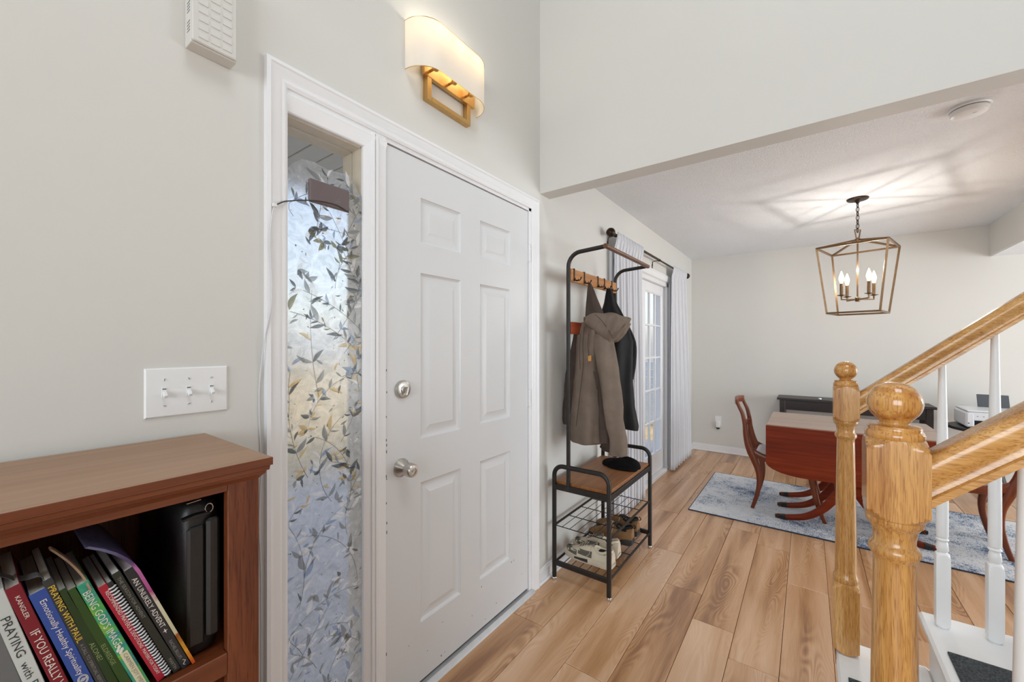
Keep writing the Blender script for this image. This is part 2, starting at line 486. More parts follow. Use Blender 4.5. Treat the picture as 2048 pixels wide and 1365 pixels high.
def plank_mat():
    m, nt, b, out = nodes('laminate_plank')
    oi = N(nt, 'ShaderNodeObjectInfo')
    def vec_for(scale, k, rz=0.0):
        tc = N(nt, 'ShaderNodeTexCoord'); mp = N(nt, 'ShaderNodeMapping')
        mp.inputs['Scale'].default_value = scale
        mp.inputs['Rotation'].default_value = (0, 0, rz)
        nt.links.new(tc.outputs['Object'], mp.inputs['Vector'])
        ml = N(nt, 'ShaderNodeVectorMath', operation='SCALE'); ml.inputs[0].default_value = (k, k * 0.61, 0.0)
        nt.links.new(oi.outputs['Random'], ml.inputs['Scale'])
        nt.links.new(ml.outputs[0], mp.inputs['Location'])
        return mp.outputs[0]
    # broad colour bands along the plank
    v1 = vec_for((0.55, 7.0, 1), 60)
    n1 = N(nt, 'ShaderNodeTexNoise', Scale=1.6, Detail=3.0, Distortion=0.4); nt.links.new(v1, n1.inputs['Vector'])
    # cathedral figure: contour lines of a stretched noise field
    v2 = vec_for((1.3, 5.0, 1), 83)
    n2 = N(nt, 'ShaderNodeTexNoise', Scale=1.35, Detail=1.0, Distortion=0.25); nt.links.new(v2, n2.inputs['Vector'])
    m2 = N(nt, 'ShaderNodeMath', operation='MULTIPLY'); m2.inputs[1].default_value = 150.0; nt.links.new(n2.outputs['Fac'], m2.inputs[0])
    s2 = N(nt, 'ShaderNodeMath', operation='SINE'); nt.links.new(m2.outputs[0], s2.inputs[0])
    # fine pores
    v3 = vec_for((6.0, 190.0, 1), 31)
    n3 = N(nt, 'ShaderNodeTexNoise', Scale=1.5, Detail=2.0); nt.links.new(v3, n3.inputs['Vector'])
    # where the figure is strong
    v4 = vec_for((1.6, 8.0, 1), 19)
    n4 = N(nt, 'ShaderNodeTexNoise', Scale=0.9, Detail=1.0); nt.links.new(v4, n4.inputs['Vector'])
    r4 = N(nt, 'ShaderNodeMapRange'); r4.inputs['From Min'].default_value = 0.45; r4.inputs['From Max'].default_value = 0.62
    nt.links.new(n4.outputs['Fac'], r4.inputs['Value'])
    fm = N(nt, 'ShaderNodeMath', operation='MULTIPLY'); nt.links.new(s2.outputs[0], fm.inputs[0]); nt.links.new(r4.outputs[0], fm.inputs[1])
    a1 = N(nt, 'ShaderNodeMath', operation='MULTIPLY_ADD'); nt.links.new(fm.outputs[0], a1.inputs[0]); a1.inputs[1].default_value = 0.085; nt.links.new(n1.outputs['Fac'], a1.inputs[2])
    p3 = N(nt, 'ShaderNodeMath', operation='MULTIPLY_ADD'); nt.links.new(n3.outputs['Fac'], p3.inputs[0]); p3.inputs[1].default_value = 0.20; p3.inputs[2].default_value = -0.10
    a2 = N(nt, 'ShaderNodeMath', operation='ADD'); nt.links.new(a1.outputs[0], a2.inputs[0]); nt.links.new(p3.outputs[0], a2.inputs[1])
    # per-plank shift
    rs = N(nt, 'ShaderNodeMath', operation='MULTIPLY_ADD'); nt.links.new(oi.outputs['Random'], rs.inputs[0]); rs.inputs[1].default_value = 0.16; rs.inputs[2].default_value = -0.08
    a3 = N(nt, 'ShaderNodeMath', operation='ADD'); nt.links.new(a2.outputs[0], a3.inputs[0]); nt.links.new(rs.outputs[0], a3.inputs[1])
    col = ramp(nt, a3.outputs[0], [(0.25, '#966A48'), (0.40, '#BC8E64'), (0.55, '#D1A680'), (0.75, '#DFBC9C')])
    nt.links.new(col, b.inputs['Base Color'])
    b.inputs['Roughness'].default_value = 0.30
    b.inputs['Specular IOR Level'].default_value = 0.8
    bump(nt, b, a2.outputs[0], 0.10, 0.0015)
    return m
M['plank'] = plank_mat()

def rug_mat():
    m, nt, b, out = nodes('distressed_rug')
    v = coords(nt, (1, 1, 1))
    vs_ = coords(nt, (1.0, 2.6, 1))
    big = N(nt, 'ShaderNodeTexVoronoi', Scale=3.2, feature='SMOOTH_F1'); nt.links.new(v, big.inputs['Vector'])
    w = N(nt, 'ShaderNodeTexNoise', Scale=9.0, Detail=6.0, Roughness=0.75); nt.links.new(v, w.inputs['Vector'])
    f = N(nt, 'ShaderNodeTexNoise', Scale=70.0, Detail=4.0, Roughness=0.85); nt.links.new(vs_, f.inputs['Vector'])
    a = N(nt, 'ShaderNodeMath', operation='MULTIPLY_ADD'); nt.links.new(w.outputs['Fac'], a.inputs[0]); a.inputs[1].default_value = 0.55
    k = N(nt, 'ShaderNodeMath', operation='MULTIPLY'); nt.links.new(f.outputs['Fac'], k.inputs[0]); k.inputs[1].default_value = 0.95
    nt.links.new(k.outputs[0], a.inputs[2])
    g = N(nt, 'ShaderNodeMath', operation='MULTIPLY_ADD'); nt.links.new(big.outputs['Distance'], g.inputs[0]); g.inputs[1].default_value = 0.35; nt.links.new(a.outputs[0], g.inputs[2])
    col = ramp(nt, g.outputs[0], [(0.74, '#3E4E66'), (0.81, '#8492A8'), (0.86, '#BDC4CE'), (0.93, '#DCDCDC')])
    nt.links.new(col, b.inputs['Base Color'])
    b.inputs['Roughness'].default_value = 0.95
    b.inputs['Specular IOR Level'].default_value = 0.1
    bump(nt, b, f.outputs['Fac'], 0.6, 0.003)
    return m
M['rug'] = rug_mat()
M['rug_edge'] = plain('rug_binding', '#2F3A4C', 0.95, var=0.1)

def glass_mat(name, tint='#FFFFFF', gl=0.06):
    m = bpy.data.materials.new(name); m.use_nodes = True
    nt = m.node_tree; nt.nodes.clear()
    out = nt.nodes.new('ShaderNodeOutputMaterial')
    t = N(nt, 'ShaderNodeBsdfTransparent', Color=lin(tint))
    g = N(nt, 'ShaderNodeBsdfGlossy', Roughness=0.02)
    mx = N(nt, 'ShaderNodeMixShader'); mx.inputs[0].default_value = gl
    nt.links.new(t.outputs[0], mx.inputs[1]); nt.links.new(g.outputs[0], mx.inputs[2])
    nt.links.new(mx.outputs[0], out.inputs['Surface'])
    return m
M['glass'] = glass_mat('clear_glass')

def film_mat(name, c, rough, trans, ior=1.25, bmp=0.5, tl=0.25):
    """embossed window film: rough see-through plus some diffuse transmission"""
    m = bpy.data.materials.new(name); m.use_nodes = True
    nt = m.node_tree; nt.nodes.clear()
    out = nt.nodes.new('ShaderNodeOutputMaterial')
    r = N(nt, 'ShaderNodeBsdfRefraction', Color=lin(c), Roughness=rough, IOR=ior)
    t = N(nt, 'ShaderNodeBsdfTranslucent', Color=lin(c))
    d = N(nt, 'ShaderNodeBsdfDiffuse', Color=lin(c))
    g = N(nt, 'ShaderNodeBsdfGlossy', Roughness=0.2)
    m1 = N(nt, 'ShaderNodeMixShader'); m1.inputs[0].default_value = tl
    m2 = N(nt, 'ShaderNodeMixShader'); m2.inputs[0].default_value = trans
    m3 = N(nt, 'ShaderNodeMixShader'); m3.inputs[0].default_value = 0.05
    nt.links.new(r.outputs[0], m1.inputs[1]); nt.links.new(t.outputs[0], m1.inputs[2])
    nt.links.new(m1.outputs[0], m2.inputs[1]); nt.links.new(d.outputs[0], m2.inputs[2])
    nt.links.new(m2.outputs[0], m3.inputs[1]); nt.links.new(g.outputs[0], m3.inputs[2])
    nt.links.new(m3.outputs[0], out.inputs['Surface'])
    if bmp:
        vm = coords(nt, (1, 1, 1))
        nm = N(nt, 'ShaderNodeTexNoise', Scale=26.0, Detail=5.0, Roughness=0.7, Distortion=1.5); nt.links.new(vm, nm.inputs['Vector'])
        cm_ = ramp(nt, nm.outputs['Fac'], [(0.36, '#DCDEDF'), (0.52, c), (0.68, '#FFFFFF')])
        for s_ in (r, t, d): nt.links.new(cm_, s_.inputs['Color'])
        v = coords(nt, (1, 1, 1))
        nz = N(nt, 'ShaderNodeTexNoise', Scale=420.0, Detail=2.0); nt.links.new(v, nz.inputs['Vector'])
        bp = N(nt, 'ShaderNodeBump'); bp.inputs['Strength'].default_value = bmp; bp.inputs['Distance'].default_value = 0.001
        nt.links.new(nz.outputs['Fac'], bp.inputs['Height'])
        for s_ in (r, d, g): nt.links.new(bp.outputs[0], s_.inputs['Normal'])
    return m
M['film'] = film_mat('frosted_film', '#F0F0F2', 0.30, 0.16)
M['lf_grey'] = film_mat('film_grey', '#B9BBBB', 0.3, 0.25, bmp=0.0)
M['lf_dark'] = film_mat('film_dark', '#8C9092', 0.25, 0.2, bmp=0.0)
M['lf_white'] = film_mat('film_white', '#FFFFFF', 0.1, 0.35, ior=1.1, bmp=0.0)
M['lf_amber'] = film_mat('film_amber', '#F2DCB0', 0.15, 0.3, bmp=0.0)
M['lf_blue'] = film_mat('film_blue', '#BCCAE0', 0.2, 0.3, bmp=0.0)
M['lf_olive'] = film_mat('film_olive', '#A8A488', 0.25, 0.25, bmp=0.0)

def shade_mat():
    m = bpy.data.materials.new('linen_shade'); m.use_nodes = True
    nt = m.node_tree; nt.nodes.clear()
    out = nt.nodes.new('ShaderNodeOutputMaterial')
    d = N(nt, 'ShaderNodeBsdfDiffuse', Color=lin('#F6F3EC'))
    t = N(nt, 'ShaderNodeBsdfTranslucent', Color=lin('#F6DCA6'))
    mx = N(nt, 'ShaderNodeMixShader'); mx.inputs[0].default_value = 0.20
    nt.links.new(d.outputs[0], mx.inputs[1]); nt.links.new(t.outputs[0], mx.inputs[2])
    nt.links.new(mx.outputs[0], out.inputs['Surface'])
    return m
M['shade'] = shade_mat()

# ---------------------------------------------------------------- the setting
WY = 1.21      # inner face of the entry wall
def struct(mb, name, mat, parent=None, **kw):
    return mb.build(name, mat, parent, kind=None if parent else 'structure', **kw)

UO0, UO1 = 0.535, 1.845            # entry unit opening
FO0, FO1 = 2.985, 4.525            # glazed door opening
w = MB()
for a, b_, z0, z1 in ((-3.6, UO0, 0, 5.0), (UO0, UO1, 2.085, 5.0), (UO1, FO0, 0, 5.0), (FO0, FO1, 1.995, 5.0), (FO1, 5.74, 0, 5.0)):
    w.box(a, b_, WY, WY + 0.13, z0, z1)
struct(w, 'wall_front', M['wall'], smooth=0)
struct(MB().box(5.6, 5.74, -4.6, WY, 0, 2.75), 'wall_back', M['wall'], smooth=0)
struct(MB().box(1.926, 2.03, -4.6, WY, 2.183, 5.0), 'wall_header', M['wall'], smooth=0)
struct(MB().box(-3.6, 5.74, -4.75, -4.6, 0, 5.0), 'wall_right', M['wall'], smooth=0)
struct(MB().box(-3.75, -3.6, -4.75, WY + 0.13, 0, 5.0), 'wall_left', M['wall'], smooth=0)
struct(MB().box(-3.75, 2.03, -4.75, WY + 0.13, 5.0, 5.1), 'ceiling', M['ceil_smooth'], smooth=0)
struct(MB().box(2.03, 5.74, -1.348, WY + 0.13, 2.44, 2.6), 'ceiling', M['ceil'], smooth=0)
sf = MB().box(2.03, 5.6, -4.6, -1.348, 2.155, 2.6)
struct(sf, 'ceiling', [M['wall']], smooth=0)
struct(MB().box(2.03, 5.6, -4.6, -1.36, 2.150, 2.156), 'ceiling', M['ceil'], smooth=0)

# floor: base slab and individual planks
fl = struct(MB().box(-3.6, 5.6, -4.6, WY, -0.12, -0.009), 'floor', M['dark_gap'], smooth=0)
PL = 1.22
rows = [WY, 1.012, 0.826, 0.642, 0.456, 0.275, 0.093]
while rows[-1] > -4.6: rows.append(rows[-1] - 0.1835)
ends = [0.42, 0.93, 1.51, 2.351, 2.124, 1.943, 2.748]
rnd = random.Random(4)
plank_cache = {}
def plank_mesh(L, Wd):
    key = (round(L, 3), round(Wd, 3))
    if key not in plank_cache:
        mb = MB()
        mb.box(0.0009, L - 0.0009, 0.0009, Wd - 0.0009, -0.009, 0.0, 0.0018)
        o = mb.build('plank', M['plank'], fl, smooth=0)
        me = o.data
        for v in me.vertices: v.co += ORG[fl.name]
        bpy.data.objects.remove(o)
        plank_cache[key] = me
    return plank_cache[key]
for i in range(len(rows) - 1):
    y1 = rows[i]; y0 = max(rows[i + 1], -4.6)
    e = ends[i] if i < len(ends) else rnd.uniform(0.0, PL)
    x = e - PL * math.ceil((e + 3.6) / PL)
    while x < 5.6 - 0.002:
        a, b_ = max(x, -3.6), min(x + PL, 5.6)
        if b_ - a > 0.03:
            me = plank_mesh(b_ - a, y1 - y0)
            o = bpy.data.objects.new('plank', me)
            COL.objects.link(o)
            o.parent = fl
            o.location = Vector((a, y0, 0.0)) - ORG[fl.name]
        x += PL

# baseboards
def baseboard(name, x0, y0, x1, y1, nx, ny):
    mb = MB(); d = Vector((x1 - x0, y1 - y0, 0)); c = Vector(((x0 + x1) / 2, (y0 + y1) / 2, 0)); n = Vector((nx, ny, 0))
    L = d.length / 2
    mb.obox(c + n * 0.006 + Vector((0, 0, 0.036)), (d, n, (0, 0, 1)), (L, 0.006, 0.036), 0.001)
    mb.obox(c + n * 0.004 + Vector((0, 0, 0.079)), (d, n, (0, 0, 1)), (L, 0.004, 0.008), 0.002)
    mb.obox(c + n * 0.016 + Vector((0, 0, 0.009)), (d, n, (0, 0, 1)), (L, 0.006, 0.009), 0.005)
    struct(mb, name, M['trim'])
baseboard('baseboard_front', 1.893, WY, 2.905, WY, 0, -1)
baseboard('baseboard_front', 4.60, WY, 5.6, WY, 0, -1)
baseboard('baseboard_back', 5.6, WY - 0.014, 5.6, -4.6, -1, 0)
baseboard('baseboard_left', -3.6, WY, 0.495, WY, 0, -1)

# casing profiles (offset from outer edge, projection)
CAS = [(0.0, 0.0), (0.0, 0.019), (0.010, 0.0205), (0.014, 0.018), (0.018, 0.0165), (0.034, 0.015), (0.043, 0.0115), (0.047, 0.0125), (0.053, 0.0115), (0.060, 0.007), (0.060, 0.0)]
def casing(mb, u0, u1, zt, prof=CAS, z0=0.0, y=WY):
    rings = []
    for cu in range(4):
        r = []
        for a, h in prof:
            if cu == 0: p = (u0 + a, y - h, z0)
            elif cu == 1: p = (u0 + a, y - h, zt - a)
            elif cu == 2: p = (u1 - a, y - h, zt - a)
            else: p = (u1 - a, y - h, z0)
            r.append(p)
        rings.append(r)
    mb.loft(rings, True)
t1 = MB(); casing(t1, 0.500, 1.893, 2.132)
struct(t1, 'trim_1', M['trim'], smooth=25)
t2 = MB(); casing(t2, 2.910, 4.600, 2.065)
struct(t2, 'trim_2', M['trim'], smooth=25)

# ---- entry door leaf with six raised panels
DY = 1.213
dr = thing('door_1', (1.353, DY, 0.03), 'white six-panel front door with nickel knob and chipped lower edge', None, kind='structure')
us = [0.901, 1.063, 1.288, 1.416, 1.648, 1.808]
zs = [0.032, 0.258, 0.802, 0.972, 1.616, 1.733, 1.908, 2.053]
leaf = MB()
for i in range(5):
    for j in range(7):
        if i in (1, 3) and j in (1, 3, 5): continue
        leaf.add([(us[i], DY, zs[j]), (us[i + 1], DY, zs[j]), (us[i + 1], DY, zs[j + 1]), (us[i], DY, zs[j + 1])], [(0, 1, 2, 3)])
leaf.box(0.901, 1.808, DY + 0.0125, DY + 0.043, 0.032, 2.053)
for (xa, xb, za, zb) in ((0.901, 0.904, 0.032, 2.053), (1.805, 1.808, 0.032, 2.053), (0.901, 1.808, 0.032, 0.035), (0.901, 1.808, 2.05, 2.053)):
    leaf.box(xa, xb, DY + 0.0004, DY + 0.0125, za, zb)
leaf.build('leaf', M['door'], dr, smooth=0)
for i in (1, 3):
    for j in (1, 3, 5):
        mb = MB()
        steps = [(0, 0), (0.003, 0.0045), (0.010, 0.0085), (0.016, 0.0095), (0.022, 0.009), (0.046, 0.002), (0.048, 0.0012)]
        rings = []
        for a, dpt in steps:
            x0, x1, z0, z1 = us[i] + a, us[i + 1] - a, zs[j] + a, zs[j + 1] - a
            rings.append([(x0, DY + dpt, z0), (x1, DY + dpt, z0), (x1, DY + dpt, z1), (x0, DY + dpt, z1)])
        mb.loft(rings, False)
        n = len(mb.v)
        mb.f.append((n - 4, n - 3, n - 2, n - 1)); mb.mi.append(0)
        mb.build('panel', M['door'], dr, smooth=20)
for z in (0.26, 1.05, 1.83):
    hg = MB()
    for k in range(5):
        hg.lathe([(0.0058, 0), (0.0062, 0.001), (0.0062, 0.0168), (0.0058, 0.0178)], (1.8135, DY - 0.007, z - 0.045 + k * 0.018), n=10)
    hg.lathe([(0.004, 0), (0.0065, 0.002), (0.005, 0.006)], (1.8135, DY - 0.007, z + 0.045), n=10)
    hg.box(1.808, 1.829, DY - 0.0022, DY + 0.001, z - 0.044, z + 0.045)
    hg.build('hinge', M['trim'], dr)
kn = MB().lathe([(0.0, 0.0), (0.0345, 0.0), (0.0345, 0.002), (0.0335, 0.005), (0.0150, 0.024), (0.0125, 0.030), (0.0125, 0.034)], (0.969, DY, 0.883), (0, -1, 0), n=36)
rose = kn.build('knob_rose', M['nickel'], dr)
MB().lathe([(0.0125, 0.034), (0.019, 0.036), (0.0245, 0.042), (0.0255, 0.052), (0.0245, 0.064), (0.0215, 0.069), (0.020, 0.0705), (0.012, 0.071), (0.0115, 0.0685), (0, 0.0685)], (0.969, DY, 0.883), (0, -1, 0), n=36).build('knob', M['nickel'], rose)
MB().box(0.9615, 0.9765, DY - 0.0735, DY - 0.0686, 0.8805, 0.8855, 0.001).build('lock_button', M['nickel'], rose)
db = MB().lathe([(0.0, 0), (0.0335, 0), (0.0335, 0.006), (0.0315, 0.0105), (0.028, 0.012), (0.014, 0.0125), (0.013, 0.016), (0, 0.016)], (0.973, DY, 1.172), (0, -1, 0), n=36).build('deadbolt', M['nickel'], dr)
MB().obox((0.975, DY - 0.024, 1.166), ((0.25, 0, 1), (0, 1, 0), (1, 0, -0.25)), (0.016, 0.008, 0.0030), 0.002).build('thumb_turn', M['nickel'], db)
# small chips in the paint along the lock edge and bottom
ch = MB(); rr = random.Random(3)
for k in range(26):
    if k < 12: x = 0.9035 + rr.random() * 0.003; z = rr.uniform(0.2, 1.25); a, b_ = 0.0015, rr.uniform(0.002, 0.006)
    else: x = rr.uniform(0.93, 1.78); z = rr.uniform(0.05, 0.24); a, b_ = rr.uniform(0.001, 0.0022), rr.uniform(0.001, 0.003)
    ch.box(x - a, x + a, DY - 0.0004, DY + 0.0004, z - b_, z + b_)
ch.build('paint_chip', M['grey'], dr, smooth=0, kind='stuff')

# frame around the leaf: head and hinge jambs, stops
fr = MB()
fr.box(1.812, 1.845, WY - 0.002, 1.335, 0, 2.085, 0.001)
fr.box(0.899, 1.845, WY - 0.002, 1.335, 2.057, 2.085, 0.001)
fr.box(0.899, 1.812, 1.262, 1.335, 2.03, 2.057)
struct(fr, 'trim_3', M['trim'])
dk = MB(); dk.box(0.8985, 1.8125, DY + 0.006, DY + 0.02, 2.0515, 2.0585); dk.box(0.8975, 0.9025, DY + 0.006, DY + 0.02, 0.025, 2.055); dk.box(0.8985, 1.8125, DY + 0.01, DY + 0.03, 0.018, 0.034)
struct(dk, 'door_gap_shade', M['dark_gap'], smooth=0)  # dark strips standing in for shade in the gaps round the leaf
th = MB(); th.prism([(1.186, 0.0), (1.190, 0.006), (1.203, 0.018), (1.335, 0.020), (1.335, 0.0)], lambda p, q, t: (t, p, q), 0.862, 1.845)
struct(th, 'trim_5', M['steel'])

# ---- sidelight window with leaf-pattern film
win = thing('window_1', (0.69, 1.24, 0.0), 'narrow sidelight beside the front door with leaf patterned frosted film', None, kind='structure')
GX0, GX1, GZ0, GZ1, GY = 0.562, 0.812, 0.13, 2.008, 1.222
ml = MB()
# mullion between sidelight and door: bead towards the glass, flat jamb towards the door
ml.prism([(0.812, 1.224), (0.8125, 1.214), (0.817, 1.2115), (0.836, 1.2065), (0.838, 1.2015), (0.847, 1.1985), (0.848, 1.206), (0.850, 1.2075), (0.853, 1.1995), (0.862, 1.199), (0.864, 1.2035), (0.8975, 1.2065), (0.8975, 1.32), (0.812, 1.32)], lambda p, q, t: (p, q, t), 0.0, 2.064)
ml.build('mullion', M['trim'], win, smooth=20)
hd = MB()
hd.prism([(2.008, 1.224), (2.0085, 1.214), (2.012, 1.2115), (2.034, 1.2065), (2.046, 1.2015), (2.053, 1.200), (2.055, 1.2055), (2.078, 1.206), (2.085, 1.21), (2.085, 1.32), (2.008, 1.32)], lambda p, q, t: (t, q, p), 0.535, 0.899)
hd.build('head', M['trim'], win, smooth=20)
jb = MB(); jb.prism([(0.535, 1.206), (0.556, 1.2065), (0.559, 1.212), (0.562, 1.2145), (0.562, 1.32), (0.535, 1.32)], lambda p, q, t: (p, q, t), 0.0, 2.085)
jb.box(0.535, 0.86, 1.205, 1.32, 0.0, 0.13, 0.002)
jb.build('side_jamb', M['trim'], win, smooth=20)
oj = MB()
oj.box(0.810, 0.814, 1.226, 1.275, GZ0, 2.01); oj.box(0.8085, 0.814, 1.277, 1.33, GZ0, 2.01)
oj.box(0.56, 0.812, 1.226, 1.275, 2.004, 2.0085); oj.box(0.56, 0.812, 1.277, 1.33, 2.001, 2.0085)
oj.box(0.5605, 0.564, 1.226, 1.33, GZ0, 2.01)
oj.build('outer_jamb', M['jamb_out'], win, smooth=0)
gp = MB().box(GX0, GX1, GY, GY + 0.003, GZ0, GZ1).build('glass_pane', M['glass'], win, smooth=0)
# film: stops below the top of the glass with a wavy edge
fm = MB()
top = [(GX0 + 0.002, 1.845), (0.585, 1.872), (0.610, 1.893), (0.65, 1.897), (0.69, 1.888), (0.73, 1.893), (0.765, 1.895), (0.785, 1.872), (0.80, 1.845), (GX1 - 0.002, 1.838)]
n = len(top); vv = [(x, GY - 0.0006, GZ0 + 0.002) for x, z in top] + [(x, GY - 0.0006, z) for x, z in top]
fm.add(vv, [(i, i + 1, n + i + 1, n + i) for i in range(n - 1)])
film = fm.build('film', M['film'], win, smooth=0)
# embossed leaf, flower and stem motifs of the film
rl = random.Random(12)
lay = {k: MB() for k in ('lf_grey', 'lf_dark', 'lf_white', 'lf_amber', 'lf_blue', 'lf_olive')}
def in_film(x, z): return GX0 + 0.004 < x < GX1 - 0.004 and GZ0 < z < 1.875
def leaf_shape(mb, x, z, L, Wd, ang, bend, y):
    pts = []; k = 7
    ca, sa = math.cos(ang), math.sin(ang)
    for side in (1, -1):
        rg = range(k + 1) if side == 1 else range(k - 1, 0, -1)
        for i in rg:
            t = i / k
            wd = Wd * 0.5 * math.sin(PI * t ** 0.85) * (1 - 0.25 * t)
            px, pz = L * t, side * wd + bend * L * math.sin(PI * t)
            X = min(max(x + px * ca - pz * sa, GX0 + 0.003), GX1 - 0.003)
            pts.append((X, z + px * sa + pz * ca))
    n_ = len(pts)
    mb.add([(a, y, b_) for a, b_ in pts] + [(sum(p[0] for p in pts) / n_, y - 0.0004, sum(p[1] for p in pts) / n_)], [(i, (i + 1) % n_, n_) for i in range(n_)])
def pick(z):
    t = rl.random()
    if z > 1.35: return 'lf_dark' if t < .3 else 'lf_grey' if t < .55 else 'lf_white' if t < .75 else 'lf_olive' if t < .9 else 'lf_blue'
    if z > 0.85: return 'lf_amber' if t < .22 else 'lf_white' if t < .42 else 'lf_grey' if t < .65 else 'lf_blue' if t < .8 else 'lf_dark'
    return 'lf_white' if t < .5 else 'lf_grey' if t < .8 else 'lf_blue' if t < .95 else 'lf_dark'
yl = GY - 0.0014
for vine in range(24):
    x = rl.uniform(GX0 + 0.02, GX1 - 0.02); z = GZ0 + vine * 0.073 + rl.uniform(-0.03, 0.03); a = rl.uniform(0.9, 2.2); cv = rl.uniform(-0.35, 0.35)
    stem = []
    for k in range(16):
        stem.append((x, z))
        x += math.cos(a) * 0.022; z += math.sin(a) * 0.022; a += cv * 0.35
        if not (GX0 + 0.008 < x < GX1 - 0.008): cv = -cv; a = PI - a; x = min(max(x, GX0 + 0.01), GX1 - 0.01)
        if not in_film(x, z): break
        for sd in (-1, 1):
            if rl.random() < 0.42:
                L = rl.uniform(0.020, 0.058)
                leaf_shape(lay[pick(z)], x, z, L, L * rl.uniform(0.2, 0.36), a + sd * rl.uniform(0.5, 1.1), rl.uniform(-0.12, 0.12), yl - rl.random() * 0.0003)
    if len(stem) > 3:
        lay['lf_grey'].tube([(p, yl, q) for p, q in stem], 0.0007, n=4)
for fl_ in range(34):     # blossoms
    x = rl.uniform(GX0 + 0.03, GX1 - 0.03); z = rl.uniform(GZ0 + 0.05, 1.82); a0 = rl.uniform(0, 6.28); npet = rl.choice((3, 4, 5))
    for k in range(npet):
        L = rl.uniform(0.018, 0.036)
        leaf_shape(lay[pick(z)], x, z, L, L * 0.5, a0 + k * rl.uniform(0.7, 1.1), rl.uniform(-0.1, 0.1), yl - 0.0002)
for d_ in range(260):      # scattered single leaves and berries
    x = rl.uniform(GX0 + 0.01, GX1 - 0.01); z = rl.uniform(GZ0 + 0.02, 1.86); L = rl.choice((0.006, 0.008, 0.012, 0.02, 0.03))
    leaf_shape(lay[pick(z)], x, z, L, L * (0.6 if L < 0.01 else 0.28), rl.uniform(0, 6.28), rl.uniform(-0.1, 0.1), yl - 0.0003)
for k, mb in lay.items(): mb.build('leaf_print', M[k], film, smooth=0, kind='stuff', recalc=False)

# ---- glazed double door of the dining room
gd = thing('door_2', (3.755, 1.27, 0.0), 'white glazed patio door with small panes between the curtains', None, kind='structure')
f2 = MB()
f2.box(2.985, 3.03, 1.212, 1.335, 0, 1.995, 0.002); f2.box(4.48, 4.525, 1.212, 1.335, 0, 1.995, 0.002); f2.box(2.985, 4.525, 1.212, 1.335, 1.955, 1.995, 0.002); f2.box(2.985, 4.525, 1.20, 1.335, 0.0, 0.035, 0.004)
f2.build('frame', M['trim'], gd)
for u0 in (3.032, 3.757):
    u1 = u0 + 0.721
    lf = MB(); Y0, Y1 = 1.243, 1.285
    g0, g1, h0, h1 = u0 + 0.095, u1 - 0.095, 0.235, 1.86
    lf.box(u0, g0, Y0, Y1, 0.037, 1.953, 0.003); lf.box(g1, u1, Y0, Y1, 0.037, 1.953, 0.003)
    lf.box(g0, g1, Y0, Y1, 0.037, h0, 0.003); lf.box(g0, g1, Y0, Y1, h1, 1.953, 0.003)
    lo = lf.build('glazed_leaf', M['trim'], gd)
    MB().box(g0, g1, 1.262, 1.266, h0, h1).build('glass_pane', M['glass'], lo, smooth=0)
    for k in (1, 2):
        x = g0 + (g1 - g0) * k / 3
        MB().box(x - 0.009, x + 0.009, 1.252, 1.276, h0, h1, 0.003).build('muntin', M['trim'], lo)
    for k in range(1, 5):
        z = h0 + (h1 - h0) * k / 5
        MB().box(g0, g1, 1.2525, 1.2755, z - 0.009, z + 0.009, 0.003).build('muntin', M['trim'], lo)
    for (xa, xb, za, zb) in ((g0, g0 + .012, h0, h1), (g1 - .012, g1, h0, h1), (g0, g1, h0, h0 + .012), (g0, g1, h1 - .012, h1)):
        MB().box(xa, xb, 1.246, 1.255, za, zb, 0.003).build('glazing_bead', M['trim'], lo)
# ---------------------------------------------------------------- staircase and railings
RIS, RUN = 0.193, 0.235
SX0, SX1 = 0.86, 2.035
st = thing('staircase', (1.44, -0.1, 0.0), 'white painted staircase rising to the right behind the newel posts', 'staircase')
NST = 9
for k in range(NST):
    yn = -0.085 - RUN * k            # nosing line
    z = RIS * (k + 1)
    t = MB()
    t.box(SX0, SX1, yn - RUN - 0.028, yn, z - 0.030, z, 0.008)
    to = t.build('tread', M['stairwhite'], st)
    if k > 0 or True:
        MB().box(SX0 + 0.03, SX1 - 0.032, yn - 0.045, yn - 0.027, z - RIS, z - 0.030).build('riser', M['stairwhite'], st, smooth=0)
    # cove under the nosing
    MB().box(SX0 + 0.02, SX1 - 0.018, yn - 0.027, yn - 0.014, z - 0.044, z - 0.030, 0.004).build('cove_moulding', M['stairwhite'], st)
    if k < 2:
        be = MB(); be.box(SX1 - 0.135, SX1 - 0.030, yn - 0.0005, yn + 0.0016, z - 0.026, z - 0.004, 0.0007)
        if k == 0: be.build('bare_edge', M['bareedge'], st)
# stepped side stringers
for xs_ in (SX0 + 0.012, SX1 - 0.032):
    poly = [(-0.112, 0.0)]
    for k in range(NST):
        yn = -0.112 - RUN * k
        poly += [(yn, RIS * (k + 1) - 0.030), (yn - RUN, RIS * (k + 1) - 0.030)]
    poly += [(poly[-1][0], poly[-1][1] - 0.30), (-0.50, 0.0)]
    MB().prism(poly, lambda p, q, t_: (t_, p, q), xs_, xs_ + 0.02).build('stringer', M['stairwhite'], st, smooth=0)
MB().box(SX0, 1.92, -4.585, -0.085 - RUN * NST, RIS * NST + 0.163, RIS * NST + 0.193).build('landing', M['stairwhite'], st, smooth=0)

